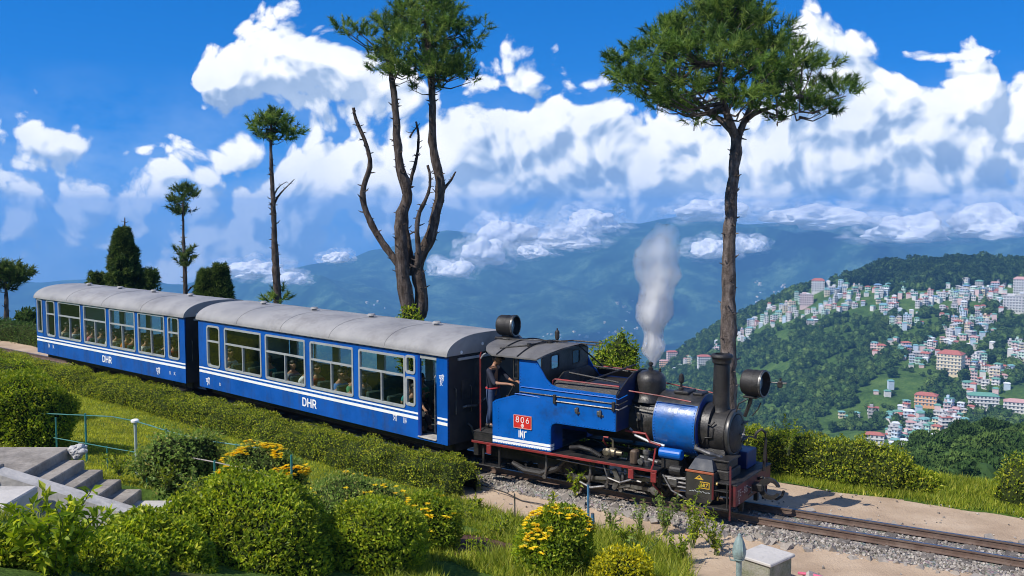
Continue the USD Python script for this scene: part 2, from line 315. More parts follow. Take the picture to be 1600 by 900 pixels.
def gravel_mat():
    g = NG(); p = g.n('geometry'); vo = g.n('voronoi_texture', vector=p, scale=22., out='color'); n1 = g.noise(p, 2., 4)
    c = g.n('mix', mix_type='multiply', fac=.55, color1=g.ramp(n1, [(.3, (.20, .18, .165)), (.7, (.34, .32, .30))]), color2=vo)
    c = g.mixc(.5, c, (.23, .215, .2))
    d = g.n('voronoi_texture', vector=p, scale=22.)
    return g.done('gravel', g.n('principled_bsdf', base_color=c, roughness=.9, specular_ior_level=.2, normal=g.n('bump', height=d, strength=1., distance=.04, invert=True)))
M_SOIL, M_SAND, M_GRAVEL = soil_mat(), sand_mat(), gravel_mat()
strip('track_bed', 8, 84, .25, lambda s: (-.95 + wob(s, .1, 1.7, 1), .95 + wob(s, .1, 1.6, 2)), 13, 0., M_GRAVEL, .02, 4)
strip('sand_path', 8, 84, .25, lambda s: (.84 + 0 * s, garden_edge(s) + .05), 9, -.012, M_SAND, .02)
strip('sand_path', 8, 84, .25, lambda s: (verge_edge(s) - .05, -.84 + 0 * s), 7, -.012, M_SAND, .02)
strip('garden_ground', 8, 84, .25, lambda s: (garden_edge(s), np.full(len(s), 24.)), 90, .0, M_SOIL, .03)
strip('hillside', 8, 84, .5, lambda s: (np.full(len(s), -26.), verge_edge(s)), 60, -.006, M_SOIL, .05)

def far_mat(name, dark, mid, light, sc):
    g = NG(); p = g.n('geometry'); n1 = g.noise(p, sc, 6, .62); n2 = g.noise(p, sc * 9, 4, .6)
    c = g.ramp(g.m('add', g.m('multiply', n1, .65), g.m('multiply', n2, .35)), [(.35, dark), (.5, mid), (.66, light)])
    return g.done(name, g.n('principled_bsdf', base_color=c, roughness=1., specular_ior_level=0.))
def fan(name, us, ys, vfun, amp, material, back=None):
    """A height field over a fan of bearings; vfun gives the elevation (as a row of the photograph) at bearing u, depth y."""
    U, Y = np.meshgrid(us, ys, indexing='ij'); z = vfun(U, Y); X = Y * (U - 800) / FOCAL
    z = z + amp(X, Y); v = np.stack([X, Y, z], -1).reshape(-1, 3)
    f = grid_faces(len(us), len(ys)); m = trimesh.Trimesh(v, np.vstack([f[:, [0, 1, 2]], f[:, [0, 2, 3]]]), process=False)
    if m.face_normals[:, 2].mean() < 0: m.invert()
    p = part('/World', name, m, material, smooth=True); tag(stage.GetPrimAtPath(p), kind='structure')
    return X, Y, z
def zrow(v, y): return EYE[2] - y * (v - 325) / FOCAL
def ridged(X, Y, sc, seed, oct=4):
    p = np.stack([X * sc, Y * sc, np.full(X.shape, seed * 3.1)], -1)
    return 1 - 2 * np.abs(meshkit.fbm(p, oct, seed) - .5)
# the hill with the town
HU = np.array([820, 900, 960, 1000, 1030, 1100, 1160, 1230, 1290, 1330, 1400, 1500, 1600, 1800, 2100, 2600])
HV = np.array([700, 640, 606, 586, 566, 526, 494, 462, 450, 436, 420, 414, 418, 424, 430, 430])
def ridge_y(u): return np.interp(u, [820, 1000, 1290, 1600, 2600], [1650, 1500, 1230, 1180, 1150])
def hill_z(U, Y):
    vr, yr = np.interp(U, HU, HV), ridge_y(U)
    k = np.clip((Y - 560) / (yr - 560), 0, 1.0); v = 775 + (vr - 775) * (k ** .86)
    z = zrow(v, np.minimum(Y, yr)); z = z - np.maximum(Y - yr, 0) * .45
    near = np.interp(Y, [40, 120, 220, 300, 420, 560], [-16, -34, -60, -95, -150, -163])            # the slope below the track
    spur = np.clip((U - 1380) / 140, 0, 1) * np.exp(-((Y - 215) / 55) ** 2) * 7
    w = np.clip((Y - 420) / 140, 0, 1)
    return np.where(Y < 560, near * (1 - w) + w * z + spur, z)
def hill_amp(X, Y):
    w = np.clip((Y - 500) / 150, 0, 1)
    return w * ((ridged(X + .55 * Y, Y * .5, 1 / 130, 5) - .75) * 20 + (meshkit.fbm(np.stack([X / 60, Y / 60, 0 * X], -1), 4, 9) - .5) * 10)
M_HILL = far_mat('hill_meadow', (.030, .060, .014), (.062, .115, .026), (.11, .17, .042), .05)
HX, HY, HZ = fan('town_hill', np.linspace(780, 2600, 260), np.concatenate([np.linspace(40, 540, 40), np.linspace(555, 1700, 180), np.linspace(1750, 2600, 10)]), hill_z, hill_amp, M_HILL)
def hill_hit(u, v, y0=570.):
    """The point of the hill shown at a pixel."""
    r = ray(u, v); y = np.linspace(y0, 1800, 1400); p = EYE + r[None] * (y / r[1])[:, None]
    uu = 800 + p[:, 0] / p[:, 1] * FOCAL; z = hill_z(uu, p[:, 1]) + hill_amp(p[:, 0], p[:, 1]); b = p[:, 2] < z
    return p[np.argmax(b)] if b.any() else None
def hill_at(x, y):
    x, y = np.asarray(x, float), np.asarray(y, float); return hill_z(800 + x / y * FOCAL, y) + hill_amp(x, y)
# the mountains across the valley
MU = np.array([-900, -200, 0, 120, 260, 360, 470, 560, 640, 700, 820, 940, 1040, 1120, 1230, 1330, 1430, 1520, 1620, 2000, 2700])
MV = np.array([430, 430, 436, 446, 452, 440, 420, 398, 372, 356, 362, 346, 350, 350, 350, 342, 352, 340, 344, 345, 345])
def mount_z(U, Y):
    zr = zrow(np.interp(U, MU, MV), 7600.); k = np.clip((Y - 1900) / (7600 - 1900), 0, 1)
    z = -1150 + (zr + 1150) * k ** 1.1; return np.where(Y > 7600, zr - (Y - 7600) * .3, z)
def mount_amp(X, Y):
    w = np.clip((Y - 1900) / 1500, 0, 1) * np.clip((8300 - Y) / 1800, .3, 1)
    return w * ((ridged(X + .3 * Y, Y * .55, 1 / 1500, 21, 5) - .72) * 760 + (meshkit.fbm(np.stack([X / 500, Y / 500, 0 * X], -1), 5, 31) - .5) * 130)
M_MOUNT = far_mat('mountain_forest', (.006, .020, .014), (.022, .060, .034), (.11, .19, .10), .005)
fan('far_mountains', np.linspace(-900, 2700, 420), np.concatenate([np.linspace(1500, 7600, 200), np.linspace(7650, 11000, 20)]), mount_z, mount_amp, M_MOUNT)
# the valley floor
gv = trimesh.creation.box(bounds=[[-13500, -500, -1202], [13500, 9300, -1200]])
tag(stage.GetPrimAtPath(part('/World', 'valley_floor', gv, M_MOUNT)), kind='structure')
# the air
def haze():
    g = NG(); b = trimesh.creation.box(bounds=[[-14000, -600, -1204], [14000, 11200, 110]])
    m = g.done('air', volume=g.n('principled_volume', color=(.22, .55, 1.0), density=HAZE, anisotropy=.0))
    p = part('/World', 'haze', b, m); tag(stage.GetPrimAtPath(p), 'pale blue haze filling the valley and the air over it', 'haze', kind='stuff')
HAZE = 1.35e-4
haze()

def bare_patch():
    g = NG(); p = g.n('geometry'); n = g.noise(p, 9., 6, .7); c = g.ramp(n, [(.3, (.050, .026, .020)), (.5, (.115, .062, .048)), (.7, (.20, .125, .095))])
    m = g.done('reddish_soil', g.n('principled_bsdf', base_color=c, roughness=.95, specular_ior_level=.1, normal=g.n('bump', height=n, strength=1., distance=.06)))
    a = np.linspace(0, 2 * math.pi, 72)[:-1]; k = np.linspace(0, 1, 14); rr = 1 + .5 * (meshkit.fbm(np.stack([np.cos(a) * 1.6, np.sin(a) * 1.6, 0 * a], -1), 3, 5) - .5)
    s_ = 59.55 + 1.05 * rr * np.cos(a) * k[:, None]; t_ = 4.45 + .85 * rr * np.sin(a) * k[:, None]; xy = on_path(s_, t_); z = zg_t(t_) + .03 * (meshkit.fbm(np.concatenate([xy * 1.5, 0 * xy[..., :1]], -1), 4, 3) - .5) * 2 + .012 + .05 * (meshkit.fbm(np.concatenate([xy * 6, 0 * xy[..., :1]], -1), 3, 8) - .3).clip(0)
    z[-1] -= .03; n_ = 71; i, j = np.meshgrid(np.arange(13), np.arange(n_), indexing='ij'); q = np.stack([i * n_ + j, (i + 1) * n_ + j, (i + 1) * n_ + (j + 1) % n_, i * n_ + (j + 1) % n_], -1).reshape(-1, 4)
    mm = trimesh.Trimesh(np.concatenate([xy, z[..., None]], -1).reshape(-1, 3), np.vstack([q[:, [0, 1, 2]], q[:, [0, 2, 3]]]), process=False)
    if mm.face_normals[:, 2].mean() < 0: mm.invert()
    tag(stage.GetPrimAtPath(part('/World', 'bare_soil', mm, m, smooth=True)), kind='structure')
bare_patch()
# ---------------------------------------------------------------- materials of the train
BLUE = mat('coach_blue_paint', (.001, .080, .37), .32, vary=.14, scale=1.6, grime=(.025, .05, .13), grime_at=.56, streak=(2.5, 1., .22), spec=.45, coat=.15, bump=.06, bump_scale=1.5)
LBLUE = mat('engine_blue_paint', (.001, .100, .42), .36, vary=.12, scale=2.2, grime=(.015, .04, .12), grime_at=.58, spec=.4, coat=.1, bump=.15, bump_scale=9)
WHITE = mat('white_paint', (.82, .82, .80), .45, vary=.06, scale=4, grime=(.5, .5, .48), grime_at=.62)
BLACK = mat('black_paint', (.014, .0135, .0135), .42, vary=.3, scale=4, grime=(.055, .050, .045), grime_at=.50, bump=.25, bump_scale=30)
SOOT = mat('sooty_black_iron', (.013, .012, .0115), .55, vary=.35, scale=6, grime=(.048, .042, .037), grime_at=.55, bump=.4, bump_scale=40)
RED = mat('red_paint', (.27, .020, .020), .55, vary=.3, scale=5, grime=(.05, .018, .016), grime_at=.5)
DRED = mat('dark_red_paint', (.10, .012, .016), .5, vary=.3, scale=4, grime=(.03, .02, .02), grime_at=.5)
STEEL = mat('worn_steel', (.22, .215, .21), .42, metallic=.7, vary=.3, scale=8, grime=(.04, .035, .03), grime_at=.48)
GREY = mat('grey_window_frame', (.42, .44, .45), .4, vary=.1, scale=6, metallic=.3, grime=(.25, .25, .24), grime_at=.6)
ROOFG = mat('grey_roof_paint', (.27, .265, .26), .6, vary=.18, scale=1.3, grime=(.16, .15, .145), grime_at=.56, bump=.3, bump_scale=7)
CABROOF = mat('dull_grey_cab_roof', (.13, .125, .12), .6, vary=.2, scale=3, grime=(.06, .055, .05), grime_at=.52, bump=.3, bump_scale=12)
BRASS = mat('brass', (.55, .40, .16), .35, metallic=.9, vary=.2, scale=9)
YELLOW = mat('yellow_lettering', (.65, .40, .04), .5)
INSIDE = mat('pale_coach_lining', (.34, .40, .37), .7, vary=.1)
SEAT = mat('dark_green_seat_cloth', (.03, .06, .055), .8, vary=.2)
def curtain_mat():
    g = NG(); c = g.ramp(g.noise(g.n('texture_coordinate'), 6., 3), [(.3, (.40, .60, .48)), (.7, (.55, .74, .62))]); return g.done('pale_green_curtain', g.n('mix_closure', fac=.55, closure1=g.n('principled_bsdf', base_color=c, roughness=.9), closure2=g.n('translucent_bsdf', color=c)))
CURT = curtain_mat()
DARKIN = mat('dark_coach_end', (.012, .013, .016), .5, vary=.3, scale=3, grime=(.03, .03, .03), grime_at=.5)
def glass_mat(name, tint=(.90, .94, .92), ior=1.5):
    g = NG(); m = g.n('mix_closure', fac=g.m('multiply_add', g.m('power', g.n('layer_weight', blend=.5), 4.), .55, .045), closure1=g.n('transparent_bsdf', color=tint), closure2=g.n('glossy_bsdf', color=(1., 1., 1.), roughness=.02))
    return g.done(name, m)
GLASS = glass_mat('window_glass')
def lens_mat():
    g = NG(); return g.done('headlamp_lens', g.n('principled_bsdf', base_color=(.30, .42, .45), roughness=.08, metallic=.4, coat_weight=1., coat_roughness=.03, normal=g.n('bump', height=g.n('wave_texture', vector=g.n('texture_coordinate', out='object'), scale=30.), strength=.4, distance=.01)))
LENS = lens_mat()

# strokes of lettering: each glyph in a box about one unit high, the head line at 1
GL = dict(pa=[[(0, 1), (0, .5), (.14, .36), (.42, .36)], [(.45, 1), (.45, 0)]], sa=[[(.12, 1), (.12, .62), (.30, .5), (.02, .05)], [(.28, .46), (.5, .46)], [(.5, 1), (.5, 0)]],
          gha=[[(.05, .95), (.2, .72), (.03, .6), (.06, .38), (.45, .38)], [(.47, 1), (.47, 0)]], ii=[[(.1, 1), (.1, 0)], [(.1, 1), (-.05, 1.24), (-.32, 1.2), (-.36, 1.02)]], uu=[[(-.06, 0), (-.2, -.1), (-.02, -.26)]],
          re=[[(.12, 1.22), (.28, 1.1), (.22, 1.0)]], three=[[(0, .9), (.2, 1), (.3, .8), (.12, .55), (.32, .4), (.25, .12), (0, .05)]], eight=[[(.3, .95), (.05, .6), (.08, .2), (.35, .08)]], bar=[[(0, 1), (0, 0)]], h=[[(0, 1), (0, 0)], [(.32, .95), (.32, .1)], [(0, .45), (.5, .45)]])
def script(word, w=.11):
    """word: list of (glyph, advance); returns a shapely shape one unit high with a head line."""
    x, ls = 0, []
    for k, adv, head in word:
        ls += [[(x + a, b) for a, b in l] for l in GL[k]]
        if head: ls.append([(x - .06, 1), (x + adv, 1)])
        x += adv
    return strokes(ls, w)
W_PUSI = [('pa', .56, 1), ('uu', 0, 0), ('sa', .6, 1), ('ii', .25, 1)]
W_GHU = [('gha', .56, 1), ('uu', 0, 0), ('pa', .5, 1), ('re', 0, 0), ('ii', .3, 1)]
W_NUM = [('three', .5, 0), ('eight', .5, 0)]
W_RE = [('sa', .6, 1), ('re', .1, 0), ('ii', .3, 1)]
W_NH = [('bar', .4, 0), ('h', .7, 0)]
def lettering(parent, shape, height, x, y, z, name='painted_lettering', mt=None):
    from shapely import affinity
    b = MB(); b.poly(affinity.scale(shape, height, height, origin=(0, 0)), .004, ((x, y + .001, z), (1, 0, 0), (0, 0, 1))); return part(parent, name, b, mt or WHITE)

# ---------------------------------------------------------------- carriages
def build_carriage(label, loc, head, L, wins, smalls, door, dark_front, letters, text_x):
    h = math.radians(head); fwd = (math.sin(h), -math.cos(h))
    c = thing('railway_carriage', label, 'carriage', loc, fwd); W, Z0, Z1 = 1.15, .58, 2.49
    holes = [rrect(x0, z0, x1, z1, r) for x0, x1, z0, z1, r in wins + smalls]
    side = sg.box(-L, Z0, 0, Z1)
    for q in holes: side = side.difference(q)
    if door: side = side.difference(sg.box(door[0], .64, door[1], 2.40))
    part(c, 'side_panel', MB().poly(side, .045, ((0, -W + .045, 0), (1, 0, 0), (0, 0, 1))), BLUE)
    far = sg.box(-L, Z0, 0, Z1)
    for x0, x1, z0, z1, r in wins: far = far.difference(rrect(x0, z0, x1, z1, r))
    part(c, 'side_panel', MB().poly(far, .045, ((0, W, 0), (1, 0, 0), (0, 0, 1))), BLUE)
    for zz0, zz1 in ((1.105, 1.145), (.99, 1.055)):
        b = MB(); edge = [(-L, 0)] if not door else [(-L, door[0] - .05), (door[1] + .02, 0)]
        for a, e in edge: b.box(a + .004, e - .004, -W - .004, -W + .01, zz0, zz1, .001)
        part(c, 'white_stripe', b, WHITE)
    for x in np.arange(-L + 1.55, -.9, 1.91):
        part(c, 'panel_joint', MB().box(x - .02, x + .02, -W - .0025, -W + .01, Z0 + .01, .985, .001), BLUE)
    rv = MB(); oc = trimesh.creation.icosphere(0, .007)
    for x in np.arange(-L + .05, -.02, .085):
        if not (door and door[0] - .1 < x < door[1] + .02): rv.add(oc.vertices + [x, -W - .001, .61], oc.faces).add(oc.vertices + [x, -W - .001, 2.44], oc.faces)
    part(c, 'rivets', rv, BLUE, kind='stuff')
    def window(x0, x1, z0, z1, r, out, kind):
        b = MB(); o = rrect(x0 - .03, z0 - .03, x1 + .03, z1 + .03, r + .02); i = rrect(x0 + .022, z0 + .022, x1 - .022, z1 - .022, max(r - .02, .01))
        zm = z0 + (z1 - z0) * .625; xm = (x0 + x1) / 2; sh = o.difference(i)
        if kind != 'plain': sh = sh.union(sg.box(x0, zm - .02, x1, zm + .02))
        if kind == 'full': sh = sh.union(sg.box(xm - .016, z0, xm + .016, zm))
        b.poly(sh, .064, ((0, -1.10 if out < 0 else 1.165, 0), (1, 0, 0), (0, 0, 1)))
        w = part(c, 'window', b, GREY)
        for a0, a1, b0, b1 in ([(x0, x1, zm, z1), (x0, xm, z0, zm), (xm, x1, z0, zm)] if kind == 'full' else [(x0, x1, zm, z1), (x0, x1, z0, zm)] if kind == 'half' else [(x0, x1, z0, z1)]):
            part(w, 'pane', MB().box(a0, a1, 1.13 * out, 1.13 * out + .006, b0, b1, .001), GLASS)
    for q in wins: [window(*q, o, 'full' if q[1] - q[0] > .9 else 'half') for o in (-1, 1)]
    for q in smalls: window(*q, -1, 'plain')
    # roof: rounded shoulders, a long flat crown, seams across
    y = np.concatenate([-1.2 * np.cos(np.linspace(0, math.pi / 2, 14)) ** .75, 1.2 * np.cos(np.linspace(math.pi / 2, 0, 14)[1:]) ** .75]); zr = 2.475 + .39 * (1 - np.abs(y / 1.2) ** 2.7) ** .55
    prof = np.stack([y, zr], 1); prof = np.vstack([prof, [[1.2, 2.45], [-1.2, 2.45]]])
    part(c, 'roof', MB().poly(sg.Polygon(prof), L + .08, ((-L - .04, 0, 0), (0, 1, 0), (0, 0, 1))), ROOFG, smooth=35)
    for k in range(1, int(L / 1.9)):
        x = -L + k * L / int(L / 1.9); e = np.vstack([np.stack([y * 1.004, zr + .006], 1), np.stack([y * .97, zr - .03], 1)[::-1]])
        part(c, 'roof_seam', MB().poly(sg.Polygon(e).buffer(0), .035, ((x, 0, 0), (0, 1, 0), (0, 0, 1))), ROOFG, smooth=35)
    part(c, 'gutter', MB().box(-L - .03, .03, -1.205, -W + .01, 2.44, 2.47, .004), ROOFG); part(c, 'gutter', MB().box(-L - .03, .03, W - .01, 1.205, 2.44, 2.47, .004), ROOFG)
    for k, x in enumerate(np.linspace(-L + 1.4, -1.6, 4)): part(c, 'roof_vent', MB().lathe([(.001, .1), (.08, .1), (.11, .06), (.06, .05), (.06, -.05)], (x, .05, 2.85), n=16), ROOFG)
    # ends
    sec = sg.Polygon(np.vstack([[[-W, Z0]], np.stack([y * .955, zr - .02], 1), [[W, Z0]]]))
    gang = sg.box(-.36, .72, .36, 2.3)
    for x, dk in ((-L - .0, True), (-.045, dark_front)):
        part(c, 'end_wall', MB().poly(sec.difference(gang), .045, ((x, 0, 0), (0, 1, 0), (0, 0, 1))), DARKIN)
    part(c, 'end_door', MB().box(-.06, -.03, -.36, .36, .72, 2.3), BLACK); part(c, 'end_door', MB().box(-L, -L + .03, -.36, .36, .72, 2.3), BLACK)
    part(c, 'end_rail', MB().box(0, .035, -.86, .55, 2.33, 2.385, .004), GREY)
    for yy in (-.15, -.78): part(c, 'end_lamp', MB().lathe([(.001, .05), (.035, .045), (.045, 0)], (0, yy, 2.62 if yy > -.5 else 2.5), (1, 0, 0), 14), WHITE)
    for yy in (-.95, -.5): part(c, 'end_handle', MB().tube([(0, yy, 1.2), (.05, yy, 1.22), (.05, yy, 1.75), (0, yy, 1.77)], .012, 6), STEEL)
    part(c, 'end_plate', MB().box(0, .012, -.75, -.5, 1.5, 1.9, .003), GREY if not dark_front else BLACK)
    part(c, 'brake_hose', MB().tube([(0, -.55, .95), (.1, -.55, .9), (.16, -.5, .6), (.24, -.4, .42), (.3, -.25, .45), (.28, -.2, .62)], .025, 7), STEEL)
    part(c, 'jumper_pipe', MB().tube([(0, -.7, 1.32), (.06, -.66, 1.35), (.08, -.4, 1.32), (.1, -.2, 1.42), (.05, -.1, 1.44)], .028, 7), STEEL)
    # inside
    part(c, 'floor', MB().box(-L + .04, -.04, -W + .05, W - .05, .58, .63), mat('grey_floor', (.22, .21, .2), .7))
    part(c, 'ceiling', MB().box(-L + .05, -.06, -W + .06, W - .06, 2.42, 2.44), INSIDE)
    part(c, 'lining', MB().poly(far.intersection(sg.box(-L + .05, .6, -.05, 2.45)), .01, ((0, W - .045, 0), (1, 0, 0), (0, 0, 1))), INSIDE)
    part(c, 'partition', MB().box(-1.0 if door else -.5, -.97 if door else -.47, .1, W - .06, .63, 2.42), INSIDE); part(c, 'partition', MB().box(-L + 1.0, -L + 1.03, .1, W - .06, .63, 2.42), INSIDE)
    rng = random.Random(int(L * 100)); xs = []
    for x0, x1, *_ in wins:
        if x1 - x0 < .9: continue
        for xx in (x0 + .15, (x0 + x1) / 2 + .1):
            for ya, yb in ((-1.05, -.2), (.2, 1.05)):
                b = MB().box(xx, xx + .42, ya, yb, .76, .86, .03); b.box(xx - .07, xx + .02, ya, yb, .76, 1.34, .03)
                part(c, 'seat', b, SEAT)
        for xa in (x0 + .05, x1 - .38):
            n = 14; xx = np.linspace(xa, xa + .33, n); yy = W - .10 + .018 * np.sin(np.arange(n) * 2.1); zz0 = 1.75 + rng.random() * .3
            b = MB(); vv = np.concatenate([np.stack([xx, yy, np.full(n, 2.36)], 1), np.stack([xa + (xx - xa) * (.75 + .2 * rng.random()), yy, np.full(n, zz0)], 1)]); ff = grid_faces(2, n)
            b.add(vv, ff); part(c, 'curtain', b, CURT)
    # below
    part(c, 'underframe', MB().box(-L + .1, -.1, -.85, -.75, .38, .58).box(-L + .1, -.1, .75, .85, .38, .58).box(-L + .1, -L + .2, -.85, .85, .38, .58).box(-.2, -.1, -.85, .85, .38, .58), BLACK)
    for xc in (-1.7, -L + 1.7):
        b = part(c, 'bogie', MB().box(xc - .85, xc + .85, -.58, -.50, .24, .36).box(xc - .85, xc + .85, .50, .58, .24, .36).box(xc - .15, xc + .15, -.58, .58, .3, .42), BLACK)
        for dx in (-.55, .55):
            for sy in (-1, 1): part(b, 'wheel', MB().lathe([(.02, .05), (.06, .05), (.06, .02), (.2, .01), (.21, .04), (.26, .04), (.265, -.03), (.30, -.035), (.30, -.05), (.02, -.05)], (xc + dx, sy * .375, .265), (0, sy, 0), 24), SOOT)
    part(c, 'step', MB().box(-.95, -.25, -1.12, -.85, .30, .34, .005).box(-.93, -.90, -1.0, -.97, .3, .6).box(-.30, -.27, -1.0, -.97, .3, .6), SOOT)
    part(c, 'buffer', MB().box(-.02, .30, -.13, .13, .36, .5, .02).lathe([(.001, .4), (.16, .39), (.18, .36), (.16, .3), (.05, .28)], (0, 0, .43), (1, 0, 0), 20), SOOT)
    if door:
        part(c, 'door_sill', MB().box(door[0] - .06, door[1], -W - .03, -W + .3, .625, .655, .006), mat('worn_tread_plate', (.45, .43, .40), .5, vary=.2, scale=7, grime=(.2, .18, .16)))
        part(c, 'door_rail', MB().tube([(door[1] - .02, -W - .02, .8), (door[1] - .02, -W - .03, .85), (door[1] - .02, -W - .03, 1.98), (door[1] - .02, -W - .0, 2.02)], .014, 6), STEEL)
        part(c, 'door_header', MB().box(door[0], door[1], -W + .0, -W + .05, 2.33, 2.40, .003), GREY)
        part(c, 'door_jamb', MB().box(door[0] - .07, door[0] - .01, -W - .006, -W + .04, .62, 2.42, .004), mat('darker_blue_paint', (.002, .035, .25), .4))
    else:
        part(c, 'door_line', MB().box(-L + .50, -L + .515, -W - .003, -W + .02, .58, 2.45, .001), BLACK)
    b = MB(); b.text('DHR', .205, ((text_x, -W - .0, .71), (1, 0, 0), (0, 0, 1)), .004, bold=True); part(c, 'painted_lettering', b, WHITE)
    for sh, hh, x, z in letters: lettering(c, script(sh), hh, x, -W, z)
    return c, fwd
H1, H2 = math.radians(47.5), math.radians(50.1)
def side_origin(X, Y, h, w=1.15): return (X + math.cos(h) * w, Y + math.sin(h) * w, 0.)
WZ = (1.215, 2.30)
wins1 = [(a, b, *WZ, .05 if b - a > 1 else .1) for a, b in ((-9.46, -8.85), (-8.56, -6.87), (-6.63, -4.98), (-4.73, -3.13), (-2.88, -1.34))]
C1, F1 = build_carriage('blue front carriage with an open doorway next to the steam engine', side_origin(-1.333, 19.588, H1), 47.5, 9.93, wins1, [(-1.275, -1.01, 1.985, 2.33, .06), (-1.275, -1.01, 1.29, 1.87, .06)], (-.84, -.33), True,
    [(W_GHU, .14, -9.58, .70), (W_NUM, .08, -8.9, .72), (W_RE, .12, -1.72, .86), (W_NH, .11, -1.38, .855), (W_PUSI, .10, -.24, 1.93), (W_NUM, .09, -.22, 1.82)], -4.82)
wins2 = [(a, b, 1.235, 2.40, .05 if b - a > 1 else .09) for a, b in ((-8.44, -7.87), (-7.58, -6.09), (-5.84, -4.44), (-4.19, -2.72), (-2.5, -1.07), (-.85, -.31))]
C2, F2 = build_carriage('blue rear carriage of the train at the left', side_origin(-9.168, 26.688, H2), 50.1, 9.25, wins2, [(-9.12, -8.80, 1.32, 2.40, .03)], None, True,
    [(W_PUSI, .14, -1.55, .71), (W_NUM, .09, -.85, .75), (W_NUM, .09, -.62, .75), (W_NH, .12, -8.42, .82), (W_NUM, .11, -8.1, .82)], -4.45)
# ---------------------------------------------------------------- the steam engine: x forward, y away from the camera, z up from the rail head
HL = math.radians(56.); FL = (math.sin(HL), -math.cos(HL)); PL = (1.5, 19.18, 0.)
E = thing('steam_locomotive', 'small blue and black steam locomotive with tall chimney pulling the train', 'locomotive', PL, FL)
def P(name, b, m, smooth=False, label=None, parent=None): return part(parent or E, name, b, m, smooth, label)
def XZ(y): return ((0, y, 0), (1, 0, 0), (0, 0, 1))           # a drawing in the xz plane, thickness towards the camera
def YZ(x): return ((x, 0, 0), (0, 1, 0), (0, 0, 1))           # a drawing in the yz plane, thickness forward
def spin(prof, x, z, r0=1, n=40, y=0.): return MB().lathe(prof, (x, y, z), (1, 0, 0), n)
